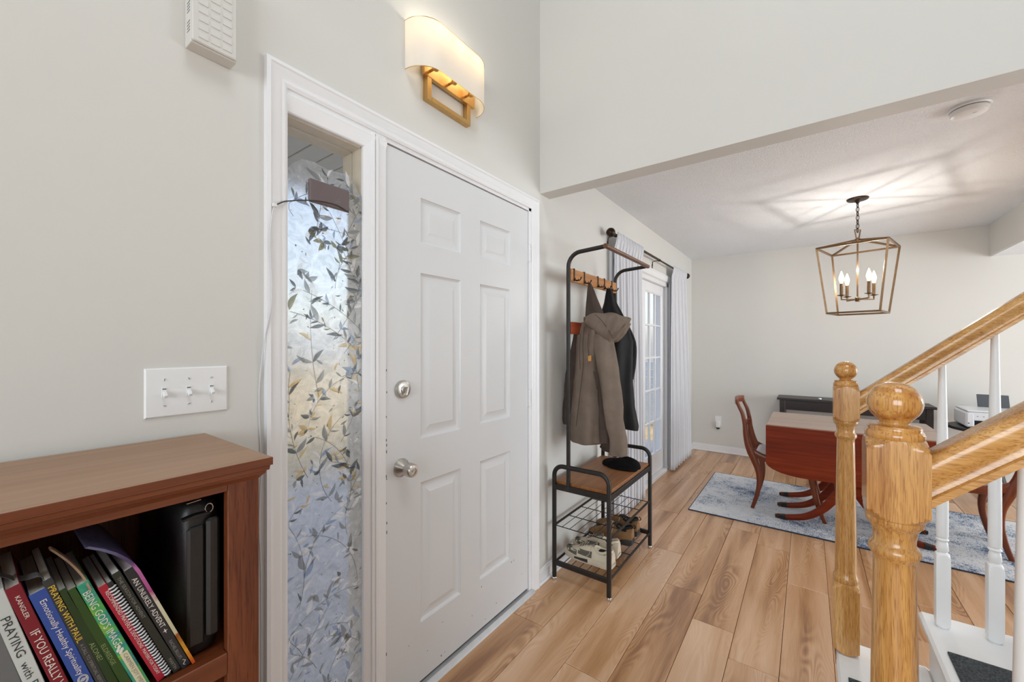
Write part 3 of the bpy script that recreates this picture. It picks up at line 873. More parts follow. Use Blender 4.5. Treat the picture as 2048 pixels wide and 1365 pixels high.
for k, lab in ((0, 'charcoal carpet tread mat on the lowest white stair'), (1, 'charcoal carpet tread mat on the second white stair')):
    yn = -0.085 - RUN * k; z = RIS * (k + 1)
    mt = MB(); mt.box(1.07, 1.80, yn - 0.20, yn - 0.028, z + 0.0005, z + 0.007, 0.002)
    mt.build('stair_mat', M['matdark'], label=lab, cat='mat', group='stair tread mats')
for k, lab in ((2, 'third'), (3, 'fourth')):
    yn = -0.085 - RUN * k; z = RIS * (k + 1)
    MB().box(1.07, 1.80, yn - 0.20, yn - 0.028, z + 0.0005, z + 0.007, 0.002).build('stair_mat', M['matdark'], label='charcoal carpet tread mat on the %s white stair from the floor' % lab, cat='mat', group='stair tread mats')

def sq_ring(cx, cy, z, h, b=0.0):
    return [(cx - h, cy - h + b, z), (cx - h + b, cy - h, z), (cx + h - b, cy - h, z), (cx + h, cy - h + b, z), (cx + h, cy + h - b, z), (cx + h - b, cy + h, z), (cx - h + b, cy + h, z), (cx - h, cy + h - b, z)]
def turned_block(mb, cx, cy, z0, z1, h, shoulder, n=48, m=0):
    """square block whose ends were turned: cone shoulders cut into the corners leave arched face edges"""
    R = h * 1.4142; r0 = h * 0.90
    def ring(z):
        rr = min(R + 1e-4, r0 + (z - z0) / shoulder * (R - r0), r0 + (z1 - z) / shoulder * (R - r0))
        out = []
        for k in range(n):
            a = 2 * PI * k / n
            c, s_ = math.cos(a), math.sin(a)
            d = min(rr, h / max(abs(c), abs(s_)))
            out.append((cx + d * c, cy + d * s_, z))
        return out
    zz = [z0 + shoulder * t / 8 for t in range(9)] + [z1 - shoulder * t / 8 for t in range(8, -1, -1)]
    mb.loft([ring(z) for z in zz], True, m)

def newel(cx, cy, zb, par):
    H = 0.0375
    sh = MB()
    turned_block(sh, cx, cy, zb, 0.456, H, 0.020)
    post = sh.build('newel_post', M['oak'], par, smooth=20)
    prof = [(0.0, 0.450), (0.036, 0.452), (0.0385, 0.462), (0.0375, 0.474), (0.0345, 0.480), (0.0325, 0.500), (0.0320, 0.56), (0.0305, 0.70), (0.0285, 0.85), (0.0265, 0.975), (0.0265, 0.985), (0.0300, 0.990), (0.0330, 0.996), (0.0325, 1.003), (0.0290, 1.008), (0.0265, 1.012), (0.0270, 1.022), (0.0290, 1.034), (0.0325, 1.040), (0.0355, 1.043), (0.0370, 1.050), (0.0355, 1.057), (0, 1.058)]
    MB().lathe(prof, (cx, cy, 0), n=40).build('turned_shaft', M['oak'], post, smooth=50)
    bl = MB(); turned_block(bl, cx, cy, 1.050, 1.186, H, 0.019)
    bl.build('top_block', M['oak'], post, smooth=20)
    prof = [(0, 1.178), (0.0335, 1.180), (0.0370, 1.184), (0.0375, 1.190), (0.0355, 1.195), (0.0335, 1.197), (0.0340, 1.200), (0.0325, 1.203), (0.0225, 1.2045), (0.0190, 1.2065), (0.0185, 1.2085)]
    for i in range(1, 15):
        a = -0.95 + (PI / 2 + 0.95) * i / 14
        prof.append((0.0355 * math.cos(a) if i < 14 else 0.0005, 1.2405 + 0.0340 * math.sin(a)))
    MB().lathe(prof, (cx, cy, 0), n=40).build('ball_finial', M['oak_end'], post, smooth=60)

SL = RIS / RUN
def rail_top(y): return 1.164 + (-0.154 - y) * 0.862
def railing(cx, lab, yend, yb):
    r = thing('stair_railing', (cx, -0.116, 0.193), lab, 'railing', 'golden oak stair railings')
    newel(cx, -0.1155, 0.194, r)
    # handrail profile in the plane perpendicular to its run
    ya, yz = -0.1525, yend
    sec = [(-0.030, -0.060), (-0.030, -0.051), (-0.024, -0.049), (-0.022, -0.042), (-0.027, -0.034), (-0.0305, -0.024), (-0.0305, -0.014), (-0.027, -0.006), (-0.018, -0.001), (-0.008, 0.0), (0.008, 0.0), (0.018, -0.001), (0.027, -0.006), (0.0305, -0.014), (0.0305, -0.024), (0.027, -0.034), (0.022, -0.042), (0.024, -0.049), (0.030, -0.051), (0.030, -0.060)]
    hr = MB()
    k = math.sqrt(1 + 0.862 ** 2)
    hr.loft([[(cx + a, y, rail_top(y) + b_ * k) for a, b_ in sec] for y in (ya, yz)], True)
    hr.build('handrail', M['oak_y'], r, smooth=50)
    # balusters, two to a tread
    y = yb; cnt = 0
    while y > yend + 0.08:
        kk = int(math.floor((-0.085 - y) / RUN)); zt = RIS * (kk + 1)
        b_ = MB()
        H = 0.0172
        zs_ = 0.250 if cnt % 2 == (1 if yb > -0.27 else 0) else 0.250
        turned_block(b_, cx, y, zt, zt + zs_, H, 0.012, n=24)
        topz = rail_top(y) - 0.060 * k + 0.004
        z0 = zt + zs_ - 0.002
        prof = [(0.0, z0 - 0.004), (0.0135, z0), (0.0120, z0 + 0.004), (0.0135, z0 + 0.008), (0.0158, z0 + 0.014), (0.0136, z0 + 0.036), (0.0115, z0 + 0.040), (0.0135, z0 + 0.043), (0.0166, z0 + 0.047), (0.0140, z0 + 0.051), (0.0115, z0 + 0.053), (0.0146, z0 + 0.056), (0.0154, z0 + 0.062), (0.0154, z0 + 0.11), (0.0142, lerp(z0, topz, 0.55)), (0.0088, topz + 0.012)]
        b_.lathe(prof, (cx, y, 0), n=20)
        b_.build('baluster', M['stairwhite'], r, smooth=30)
        y -= RUN / 2; cnt += 1
    return r
railing(1.96, 'golden oak stair railing farther back, along the dining room side', -1.28, -0.250)
railing(0.912, 'golden oak stair railing in the foreground with the largest ball-topped newel', -2.1, -0.257)

# ---------------------------------------------------------------- bookcase
BK = thing('bookcase', (0.09, 1.02, 0.0), 'reddish brown wooden bookcase with crown moulding below the light switches', 'bookcase')
BX0, BX1, BF, BB = -0.16, 0.343, 0.850, 1.195
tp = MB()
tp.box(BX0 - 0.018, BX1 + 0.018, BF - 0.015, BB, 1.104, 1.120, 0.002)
tp.build('top', M['cherry_top_glare'], BK)
ed = MB(); ed.box(BX0 - 0.0185, BX1 + 0.0185, BF - 0.0156, BF - 0.0140, 1.1045, 1.1190, 0.0006); ed.build('top_edge', M['cherry_x'], BK)  # thin added strips give the edge the wood colour without painted glare
ed = MB(); ed.box(BX1 + 0.0170, BX1 + 0.0186, BF - 0.0140, BB, 1.1045, 1.1190, 0.0006); ed.build('top_edge', M['cherry_x'], BK)
cr = MB()
prof = [(0.014, 1.104), (0.013, 1.096), (0.009, 1.0945), (0.008, 1.090), (0.003, 1.085), (0.0, 1.081)]
def bk_ring(e, z): return [(BX0 - e, BB - 0.001, z), (BX0 - e, BF - e, z), (BX1 + e, BF - e, z), (BX1 + e, BB - 0.001, z)]
cr.loft([bk_ring(e, z) for e, z in prof], True)
cr.build('crown_moulding', M['cherry_x'], BK, smooth=20)
for a, b_ in ((BX0, BX0 + 0.052), (BX1 - 0.052, BX1)):
    MB().box(a, b_, BF, BF + 0.02, 0.0, 1.083, 0.0015).build('stile', M['cherry'], BK)
for a, b_ in ((BX0 + 0.002, BX0 + 0.02), (BX1 - 0.02, BX1 - 0.002)):
    MB().box(a, b_, BF + 0.02, BB - 0.008, 0.0, 1.083).build('side_panel', M['cherry'], BK, smooth=0)
MB().box(BX0 + 0.01, BX1 - 0.01, BB - 0.008, BB - 0.001, 0.0, 1.083).build('back_panel', M['cherry'], BK, smooth=0)
MB().box(BX0 + 0.052, BX1 - 0.052, BF, BF + 0.02, 1.070, 1.083, 0.001).build('top_rail', M['cherry_x'], BK)
for z in (0.777, 0.40, 0.09):
    s_ = MB(); s_.box(BX0 + 0.02, BX1 - 0.02, BF + 0.018, BB - 0.008, z - 0.018, z)
    s_.box(BX0 + 0.052, BX1 - 0.052, BF, BF + 0.019, z - 0.040, z + 0.000, 0.0015)
    s_.build('shelf', M['cherry_x'], BK)
for z in (0.70, 0.33):
    pass
SH = 0.7775

def book(name, ub, th, L, ang, depth, cover, label, titles=(), soft=True, spine_y=0.868, pages=True, group='books leaning on the top shelf', extra=None, page_col=None):
    """a book standing on the shelf, leaning with its top towards -X; ub = its lower left spine corner"""
    a = math.radians(ang); ca, sa = math.cos(a), math.sin(a)
    ex = Vector((ca, 0, sa)); ez = Vector((-sa, 0, ca)); ey = Vector((0, 1, 0))
    o0 = Vector((ub, spine_y, SH))
    b = thing(name, o0, label, 'book', group)
    def bx(mb, x0, x1, y0, y1, z0, z1, bv=0.0005):
        c = o0 + ex * (x0 + x1) / 2 + ey * (y0 + y1) / 2 + ez * (z0 + z1) / 2
        mb.obox(c, (ex, ey, ez), ((x1 - x0) / 2, (y1 - y0) / 2, (z1 - z0) / 2), bv)
    c = 0.0009 if soft else 0.0022
    cv = MB()
    bx(cv, 0, th, 0, c * 1.3, 0, L, 0.0006)
    bx(cv, 0, c, c, depth, 0, L, 0.0003); bx(cv, th - c, th, c, depth, 0, L, 0.0003)
    cov = cv.build('cover', cover, b, smooth=0)
    e = 0.0006 if soft else 0.004
    if pages:
        pg = MB(); bx(pg, c + 0.0001, th - c - 0.0001, c * 1.3, depth - 0.001, e, L - e, 0.0002)
        pg.build('pages', page_col or M['paper'], b, smooth=0)
    for (s_, z_top, wid, hgt, mt, off) in titles:
        pts, fs = text(s_, hgt, wid)
        mb = MB()
        # reading direction runs down the spine, letters' tops towards +X
        mb.add([o0 + ez * (z_top - px) + ex * (off + py) + ey * -0.0004 for px, py in pts], fs)
        mb.build('title', mt, cov, smooth=0, recalc=False)
    if extra: extra(b, cov, o0, ex, ey, ez, bx)
    return b
def bm(name, c, rough=0.35, **k): return plain(name, c, rough, **k)
INK_W = plain('white_ink', '#E4E0DA', 0.5); INK_K = plain('dark_ink', '#2E3438', 0.5); INK_Y = plain('yellow_ink', '#E8C53A', 0.5); INK_G = plain('pale_green_ink', '#8A9A6A', 0.5); INK_GR = plain('grey_ink', '#8C8A86', 0.5)
BL = bm('blue_cover', '#2F4F9E'); RD = bm('crimson_cover', '#7C1A2A'); WH = bm('pale_cover', '#C9D0CE'); CH = bm('charcoal_cover', '#33383A'); DG = bm('dark_green_cover', '#1F3A1C'); DG2 = bm('olive_green_cover', '#2A4A1E'); RD2 = bm('red_cover', '#A81E36'); BKC = bm('black_cover', '#26292C'); GB = bm('green_black_cover', '#232A26'); GREYC = bm('grey_cover', '#6C7072')
def teal_mat():
    m, nt, b, out = nodes('teal_green_cover')
    v = coords(nt, (1, 1, 1)); nz = N(nt, 'ShaderNodeTexNoise', Scale=28.0, Detail=4.0, Distortion=1.2); nt.links.new(v, nz.inputs['Vector'])
    nt.links.new(ramp(nt, nz.outputs['Fac'], [(0.30, '#2F7E8A'), (0.45, '#37A07C'), (0.58, '#4FA84A'), (0.72, '#9CC24A')]), b.inputs['Base Color'])
    b.inputs['Roughness'].default_value = 0.35
    return m
def mag_mat():
    m, nt, b, out = nodes('colour_magazine')
    tc = N(nt, 'ShaderNodeTexCoord'); sp = N(nt, 'ShaderNodeSeparateXYZ'); nt.links.new(tc.outputs['Object'], sp.inputs[0])
    nz = N(nt, 'ShaderNodeTexNoise', Scale=60.0, Detail=3.0); nt.links.new(tc.outputs['Object'], nz.inputs['Vector'])
    ad = N(nt, 'ShaderNodeMath', operation='MULTIPLY_ADD'); nt.links.new(sp.outputs['Z'], ad.inputs[0]); ad.inputs[1].default_value = 3.7
    k = N(nt, 'ShaderNodeMath', operation='MULTIPLY_ADD'); nt.links.new(nz.outputs['Fac'], k.inputs[0]); k.inputs[1].default_value = 0.12; k.inputs[2].default_value = -0.06
    nt.links.new(k.outputs[0], ad.inputs[2])
    nt.links.new(ramp(nt, ad.outputs[0], [(0.02, '#C4571C'), (0.12, '#D79A2A'), (0.24, '#8A4A1E'), (0.27, '#C9C4A0'), (0.50, '#CFCBB4'), (0.56, '#A8447E'), (0.74, '#B46AA4'), (0.80, '#4A3E66'), (0.95, '#6A6A8C')]), b.inputs['Base Color'])
    b.inputs['Roughness'].default_value = 0.25
    return m
book('book', 0.046, 0.011, 0.225, 12.5, 0.15, CH, 'dark book at the far left end of the shelf row, cut by the picture edge')
book('book', 0.0585, 0.0165, 0.200, 13.0, 0.14, GREYC, 'grey book left of the pale one, showing only its lower spine')
book('book', 0.0770, 0.0165, 0.236, 13.6, 0.15, WH, 'thick pale white book with dark lettering beside the crimson one',
     [('PRAYING', 0.196, 0.062, 0.0085, INK_K, 0.004), ('with', 0.124, 0.025, 0.0075, INK_K, 0.004), ('PAUL', 0.092, 0.036, 0.0085, INK_K, 0.004)])
book('book', 0.1005, 0.0142, 0.2375, 15.2, 0.15, RD, 'thick crimson book with white lettering left of the blue one',
     [('KANGLER', 0.222, 0.036, 0.0045, INK_W, 0.005), ('IF YOU REALLY WANT TO', 0.165, 0.150, 0.0085, INK_W, 0.003)], page_col=M['paper'])
def blue_extra(b, cov, o0, ex, ey, ez, bx):
    mb = MB()
    for rr_ in (0.0058, 0.0045):
        ring = [o0 + ez * (0.062 + rr_ * 1.3 * math.cos(2 * PI * k / 24)) + ex * (0.0085 + rr_ * 0.9 * math.sin(2 * PI * k / 24)) + ey * -0.0005 for k in range(24)]
        mb.tube(ring, 0.00035, n=4, closed=True)
    for k in range(7):
        mb.tube([o0 + ez * 0.062 + ex * (0.0085 + (k - 3) * 0.001) + ey * -0.0005 + ez * (0.003 - abs(k - 3) * 0.0006), o0 + ez * 0.062 + ex * (0.0085 + (k - 3) * 0.001) + ey * -0.0005 - ez * (0.003 - abs(k - 3) * 0.0006)], 0.0003, n=4)
    mb.build('emblem', INK_W, cov, smooth=0)
book('book', 0.1205, 0.0165, 0.2200, 16.2, 0.155, BL, 'thick blue book with white lettering and an oval emblem',
     [('Emotionally Healthy', 0.205, 0.085, 0.0085, INK_W, 0.004), ('Spirituality', 0.117, 0.046, 0.0085, INK_W, 0.004), ('Scazzero', 0.040, 0.032, 0.0065, INK_W, 0.005)], extra=blue_extra)
def ribbon(b, cov, o0, ex, ey, ez, bx):
    pts = [(0.003, 0.004, 0.236), (0.0, 0.012, 0.2435), (-0.010, 0.022, 0.243), (-0.020, 0.03, 0.247), (-0.028, 0.036, 0.258), (-0.036, 0.04, 0.262)]
    mb = MB(); rings = []
    for p in smooth_path(pts, 4):
        q = o0 + ex * p.x + ey * p.y + ez * p.z
        rings.append([q + ey * -0.010 + ez * 0.0002, q + ey * 0.010 + ez * 0.0002, q + ey * 0.010 - ez * 0.0003, q + ey * -0.010 - ez * 0.0003])
    mb.loft(rings, True)
    mb.build('bookmark', plain('grey_ribbon', '#6A6A6A', 0.5), b)
book('book', 0.1392, 0.0098, 0.2350, 16.8, 0.15, CH, 'charcoal paperback with yellow capitals and a curled grey bookmark',
     [('PRAYING WITH PAUL', 0.223, 0.100, 0.0066, INK_Y, 0.002), ('A CALL TO SPIRITUAL REFORMATION', 0.119, 0.100, 0.0036, INK_GR, 0.003), ('CARSON', 0.014, 0.0, 0.005, INK_W, 0.003)][:2], extra=ribbon)
book('book', 0.1502, 0.0094, 0.214, 17.6, 0.15, DG, 'slim dark green paperback next to the charcoal one', [('ALONE?', 0.115, 0.034, 0.0052, INK_G, 0.002)])
book('book', 0.1611, 0.0108, 0.211, 18.4, 0.15, DG2, 'slim olive green paperback just left of the teal book', [('ELDREDGE', 0.105, 0.040, 0.0048, INK_G, 0.002)])
def leafpage(b, cov, o0, ex, ey, ez, bx):
    pts = [(0.013, 0.01, 0.200), (0.013, 0.02, 0.222), (0.009, 0.03, 0.245), (0.003, 0.036, 0.265), (0.000, 0.04, 0.272)]
    mb = MB(); rings = []
    for i, p in enumerate(smooth_path(pts, 4)):
        q = o0 + ex * p.x + ey * p.y + ez * p.z
        hw = 0.016 - 0.009 * (i / 16.0)
        rings.append([q + ey * -hw, q + ey * hw, q + ey * hw - ex * 0.0025, q + ey * -hw - ex * 0.0025])
    mb.loft(rings, True)
    mb.build('tucked_paper', plain('brown_paper', '#9A7C62', 0.8, var=0.2, scale=60), b)
    lab = MB(); bx(lab, 0.0032, 0.0122, -0.0006, 0.0, 0.006, 0.077)
    lab.build('label_panel', plain('cream_label', '#D8D2B0', 0.6), cov, smooth=0)
    pts, fs = text('CARMEN JOY IMES', 0.0058, 0.064)
    mb = MB(); mb.add([o0 + ez * (0.074 - px) + ex * (0.0045 + py) + ey * -0.0009 for px, py in pts], fs)
    mb.build('title', INK_GR, cov, smooth=0, recalc=False)
    bd = MB()
    for k, (dx, dz) in enumerate(((0, 0), (0.0025, 0.003), (-0.0015, 0.005), (0.001, 0.009))):
        bd.sphere(o0 + ez * (0.080 + dz) + ex * (0.0055 + dx) + ey * -0.0004, (0.0022, 0.0003, 0.003), 8, 5)
    bd.build('bird_mark', INK_W, cov)
book('book', 0.1735, 0.0150, 0.214, 19.3, 0.15, teal_mat(), 'marbled green and teal book with large white capitals',
     [("BEING GOD'S IMAGE", 0.199, 0.108, 0.0088, INK_W, 0.003)], extra=leafpage)
book('book', 0.1968, 0.0104, 0.202, 20.4, 0.14, RD2, 'bright red paperback between the teal book and the spiral-bound one',
     [('RECOMMENDED PRAYERS & DEVOTIONS', 0.190, 0.118, 0.0045, INK_W, 0.004), ('PRAYERS FOR TODAY', 0.068, 0.055, 0.004, INK_W, 0.004)])
def spiral(b, cov, o0, ex, ey, ez, bx):
    mb = MB()
    for k in range(34):
        z = 0.006 + k * 0.0057
        ring = [o0 + ex * (0.0033 + 0.0042 * math.cos(t)) + ey * (0.0015 + 0.0045 * math.sin(t)) + ez * (z + 0.0018 * t / 6.28) for t in [2 * PI * q / 10 for q in range(10)]]
        mb.tube(ring, 0.00125, n=5, closed=True)
    mb.build('coil_binding', plain('white_coil', '#D8D8DA', 0.3), b, kind='stuff')
book('book', 0.2088, 0.0068, 0.205, 20.8, 0.14, BKC, 'thin black spiral-bound notebook with white coil', extra=spiral)
book('book', 0.2182, 0.0102, 0.2165, 20.8, 0.15, GB, 'dark greenish black book right of the white coil',
     [('THE SEASON FOR ADVENT', 0.207, 0.085, 0.0042, INK_GR, 0.003), ('MARTIN', 0.030, 0.024, 0.004, INK_GR, 0.003)])
def star(b, cov, o0, ex, ey, ez, bx):
    mb = MB(); c = o0 + ez * 0.083 + ex * 0.006 + ey * -0.0004; p = []
    for k in range(8):
        r_ = (0.0052 if k % 4 == 0 else 0.0036) if k % 2 == 0 else 0.0011
        p.append(c + ez * r_ * math.cos(k * PI / 4) + ex * r_ * math.sin(k * PI / 4))
    mb.add(p, [tuple(range(8))]); mb.build('star_mark', INK_W, cov, smooth=0, recalc=False)
    mb = MB(); c = o0 + ez * 0.010 + ex * 0.006 + ey * -0.0004
    mb.tube([c + ez * 0.006, c + ez * 0.002 + ex * 0.003, c - ez * 0.002 - ex * 0.002, c - ez * 0.005], 0.0004, n=4)
    mb.build('publisher_mark', INK_W, cov)
book('book', 0.2296, 0.0120, 0.2145, 20.3, 0.15, BKC, 'black book with white capitals and a four-pointed star on the spine',
     [('AN UNLIKELY ADVENT', 0.196, 0.105, 0.0066, INK_W, 0.003), ('RACHEL BILLUPS', 0.062, 0.042, 0.0044, INK_GR, 0.003)], extra=star)
# colourful magazine at the end of the row: one bent stack of pages
mgr = thing('magazine', (0.2435, 0.868, SH), 'thin colourful magazine with curling top, last in the row of books', 'magazine')
mg = MB(); rings = []
a = math.radians(20.6)
for i in range(19):
    t = i / 18; L = 0.285 * t
    bend = 0.0 if t < 0.72 else -0.030 * ((t - 0.72) / 0.28) ** 2
    x = 0.2435 - math.sin(a) * L + bend; z = SH + 0.0005 + math.cos(a) * L - (0.012 * ((t - 0.72) / 0.28) ** 2 if t > 0.72 else 0)
    z = min(z, 1.062)
    rings.append([(x, 0.868, z), (x + 0.0045, 0.868, z + 0.0012), (x + 0.0045, 1.06, z + 0.0012), (x, 1.06, z)])
mg.loft(rings, True); mg.build('pages', mag_mat(), mgr, smooth=50)

# black zip case standing at the right end of the shelf
zc = thing('zip_case', (0.262, 1.0, SH), 'black leather zip case with front strap standing at the right end of the shelf', 'case')
cb = MB()
def case_ring(z, x0, x1, y0, y1, c):
    return [(x0 + c, y0, z), (x1 - c, y0, z), (x1, y0 + c, z), (x1, y1 - c, z), (x1 - c, y1, z), (x0 + c, y1, z), (x0, y1 - c, z), (x0, y0 + c, z)]
x0, x1 = 0.235, 0.2885
cb.loft([case_ring(SH + 0.0005, x0 + .008, x1 - .008, .892, 1.148, .008), case_ring(SH + .006, x0 + .002, x1 - .002, .886, 1.154, .01), case_ring(SH + .02, x0, x1, .884, 1.156, .012), case_ring(1.030, x0 - .003, x1, .884, 1.156, .012), case_ring(1.046, x0, x1 - .003, .887, 1.153, .012), case_ring(1.054, x0 + .008, x1 - .010, .893, 1.147, .01)], True)
body = cb.build('body', M['leather'], zc, smooth=50)
pk = MB(); pk.box(x0 + 0.004, x0 + 0.030, 0.876, 0.886, SH + 0.022, 1.012, 0.004)
pk.build('front_pocket', M['leather'], zc)
sp_ = MB(); sp_.box(x0 + 0.031, x1 - 0.002, 0.871, 0.886, SH + 0.03, 1.022, 0.005)
sp_.build('front_strap', M['leather'], zc)
sb = MB(); sb.sweep([(x0 - 0.003, 0.879, 1.030), (x0 + 0.015, 0.876, 1.034), (x0 + 0.036, 0.880, 1.032)], (0, 1, 0), 0.014, 0.004)
sb.build('tab', M['leather'], zc)
rg = MB(); rg.tube([(x0 + 0.036 + 0.006 * math.cos(2 * PI * k / 16), 0.877, 1.040 + 0.008 * math.sin(2 * PI * k / 16)) for k in range(16)], 0.001, n=6, closed=True)
rg.build('ring', M['chrome'], zc)
zp = MB(); zp.sweep([(x0 + 0.004, 0.8825, 1.056), (x0 + 0.024, 0.88, 1.0585)], (0, 1, 0), 0.005, 0.0015); zp.build('zip_pull', M['nickel'], zc)

# ---------------------------------------------------------------- wall things
sw = thing('switch_plate', (0.331, WY, 1.168), 'white three-gang toggle switch plate above the bookcase', 'light switch')
p = MB()
SX, SZ0, SZ1 = (0.250, 0.412), 1.168, 1.282
rings = [[(SX[0] + e, WY - h, SZ0 + e), (SX[1] - e, WY - h, SZ0 + e), (SX[1] - e, WY - h, SZ1 - e), (SX[0] + e, WY - h, SZ1 - e)] for e, h in ((0, 0), (0, 0.002), (0.003, 0.0052), (0.006, 0.0058))]
p.loft(rings, True); p.build('plate', M['white'], sw, smooth=20)
for k in range(3):
    u = 0.285 + k * 0.046; z = 1.225
    t = MB(); t.box(u - 0.0052, u + 0.0052, WY - 0.0066, WY - 0.005, z - 0.0125, z + 0.0125, 0.0006)
    tg = t.build('toggle_frame', M['white'], sw)
    t = MB(); t.obox((u, WY - 0.0115, z - 0.004), ((1, 0, 0), (0, 1, 0.75), (0, -0.75, 1)), (0.0038, 0.0085, 0.0045), 0.0012)
    t.build('toggle', M['white'], tg)
    MB().box(u - 0.0036, u + 0.0036, WY - 0.0069, WY - 0.006, z + 0.0072, z + 0.0095).build('slot', M['grey'], tg, smooth=0)
    for dz in (-0.0302, 0.0302):
        s_ = MB(); s_.lathe([(0, 0.0), (0.0032, 0.0), (0.0030, 0.0012), (0, 0.0016)], (u, WY - 0.0056, z + dz), (0, -1, 0), n=12)
        so = s_.build('screw', M['white'], sw)
        an = 0.5 + k * 0.9 + dz * 30
        MB().obox((u, WY - 0.0072, z + dz), ((math.cos(an), 0, math.sin(an)), (0, 1, 0), (-math.sin(an), 0, math.cos(an))), (0.0027, 0.0002, 0.0005)).build('screw_slot', M['grey'], so, smooth=0)

cm = thing('doorbell_chime', (0.372, WY, 2.05), 'off-white plastic door chime box with embossed squares high on the wall', 'door chime')
c = MB(); CU0, CU1, CZ0, CZ1, CD = 0.325, 0.420, 2.05, 2.275, 0.046
c.box(CU0, CU1, WY - CD + 0.006, WY, CZ0, CZ1, 0.0015)
c.build('housing', M['chime'], cm)
cv = MB()
cv.box(CU0 + 0.001, CU1 - 0.001, WY - CD, WY - CD + 0.0055, CZ0 + 0.003, CZ1 - 0.003, 0.003)
cvo = cv.build('cover', M['chime'], cm)
for i in range(3):
    for j in range(10):
        u = CU0 + 0.0135 + i * 0.0245; z = CZ0 + 0.0145 + j * 0.0203
        t = MB(); t.prism([(WY - CD + 0.001, z), (WY - CD - 0.0016, z + 0.0008), (WY - CD - 0.0003, z + 0.0150), (WY - CD + 0.001, z + 0.0155)], lambda a_, b_, t_: (t_, a_, b_), u, u + 0.0195)
        t.build('embossed_square', M['chime'], cvo, smooth=0)
for blk in (0, 1, 2):
    for k in range(4):
        z = CZ0 + 0.030 + blk * 0.046 + k * 0.0072
        MB().obox((CU0 - 0.0001, WY - 0.026, z), ((0, 1, 0.0), (1, 0, 0), (0, 0, 1)), (0.0095, 0.0004, 0.0007)).build('vent_slit', M['grey'], cm, smooth=0)

# sconce above the door
sc = thing('wall_sconce', (1.185, WY, 2.29), 'brass wall sconce with glowing white half-oval shade above the front door', 'wall lamp')
S0, S1, SD, SZa, SZb = 0.985, 1.385, 0.100, 2.363, 2.545
pth = [(S0, WY)]
for k in range(0, 13):
    a = PI + (PI / 2) * k / 12
    pth.append((S0 + SD + SD * math.cos(a), WY - 0.004 + (SD - 0.004) * math.sin(a)))
for k in range(0, 13):
    a = 1.5 * PI + (PI / 2) * k / 12
    pth.append((S1 - SD + SD * math.cos(a), WY - 0.004 + (SD - 0.004) * math.sin(a)))
pth.append((S1, WY))
sh = MB()
inn = []
for i, (x, y) in enumerate(pth):
    cx_, cy_ = 1.185, WY
    inn.append((x + (0.0015 if x < cx_ else -0.0015), y + 0.0015))
sh.loft([[(x, y, SZa) for x, y in pth], [(x, y, SZb) for x, y in pth]], False, closed=False)
sh.build('shade', M['shade'], sc, smooth=60, recalc=False)
for z in (SZa, SZb):
    rm = MB(); rm.tube([(x, y, z) for x, y in pth], 0.0012, n=6); rm.build('shade_rim', M['brass'], sc)
bp = MB(); bp.box(1.055, 1.345, WY - 0.028, WY - 0.012, 2.375, 2.480, 0.001); bp.build('back_plate', M['brass'], sc)
bf = MB()
for a_, b_, z0, z1 in ((1.072, 1.094, 2.288, 2.40), (1.298, 1.320, 2.288, 2.40), (1.094, 1.298, 2.288, 2.306), (1.094, 1.298, 2.382, 2.40)):
    bf.box(a_, b_, WY - 0.026, WY, z0, z1, 0.001)
bf.build('open_frame', M['brass'], sc)
BULB = emit('warm_bulb', '#FFE2B4', 3.0)
for k in range(3):
    u = 1.085 + k * 0.100
    ar = MB()
    ar.tube([(u, WY - 0.026, 2.40), (u, WY - 0.060, 2.40)], 0.0055, n=12)
    ar.lathe([(0.0, -0.012), (0.009, -0.011), (0.0125, -0.004), (0.0125, 0.004), (0.010, 0.010), (0.010, 0.035), (0.0, 0.036)], (u, WY - 0.060, 2.40), n=18)
    ao = ar.build('socket_arm', M['brass'], sc)
    bu = MB(); bu.lathe([(0.0, 0.0), (0.008, 0.002), (0.011, 0.015), (0.0155, 0.032), (0.014, 0.048), (0.007, 0.062), (0.0, 0.070)], (u, WY - 0.060, 2.436), n=16)
    bu.build('bulb', BULB, ao)
    ld = bpy.data.lights.new('sconce_bulb', 'POINT'); ld.energy = 0.34; ld.color = (1.0, 0.90, 0.74); ld.shadow_soft_size = 0.02
    lo = bpy.data.objects.new('sconce_bulb', ld); COL.objects.link(lo); lo.location = (u, WY - 0.060, 2.525)

# device on the sidelight glass, with its cable
dv = thing('entry_sensor', (0.691, 1.213, 1.768), 'flat mauve plastic device stuck high on the sidelight glass', 'sensor')
d_ = MB(); d_.box(0.626, 0.757, 1.2065, 1.2195, 1.769, 1.839, 0.003); d_.build('housing', M['mauve'], dv)
lg = MB(); lg.sphere((0.719, 1.2062, 1.7985), (0.0016, 0.0005, 0.0016), 8, 6); lg.box(0.709, 0.725, 1.2060, 1.2066, 1.7905, 1.792); lg.build('indicator', INK_GR, dv)
cbm = MB()
cbm.tube(smooth_path([(0.752, 1.2045, 1.766), (0.71, 1.2045, 1.779), (0.65, 1.205, 1.775), (0.60, 1.204, 1.762), (0.563, 1.200, 1.7485), (0.545, 1.1925, 1.740), (0.52, 1.1865, 1.722)], 6), 0.0018, n=8)
cbm.build('sensor_cable', M['blackcable'], label='thin dark cable running from the mauve device to the door casing', cat='cable')
cc = MB()
cc.tube(smooth_path([(0.519, 1.1860, 1.722), (0.511, 1.1868, 1.690), (0.506, 1.1868, 1.62), (0.510, 1.1868, 1.52), (0.509, 1.187, 1.44), (0.497, 1.190, 1.37), (0.489, 1.206, 1.25), (0.487, 1.207, 1.15), (0.492, 1.207, 1.0), (0.488, 1.207, 0.85), (0.492, 1.207, 0.7), (0.493, 1.207, 0.4), (0.49, 1.192, 0.02)], 6), 0.0017, n=8)
cc.build('door_cable', M['cable'], label='thin white cable clipped down the left door casing', cat='cable')
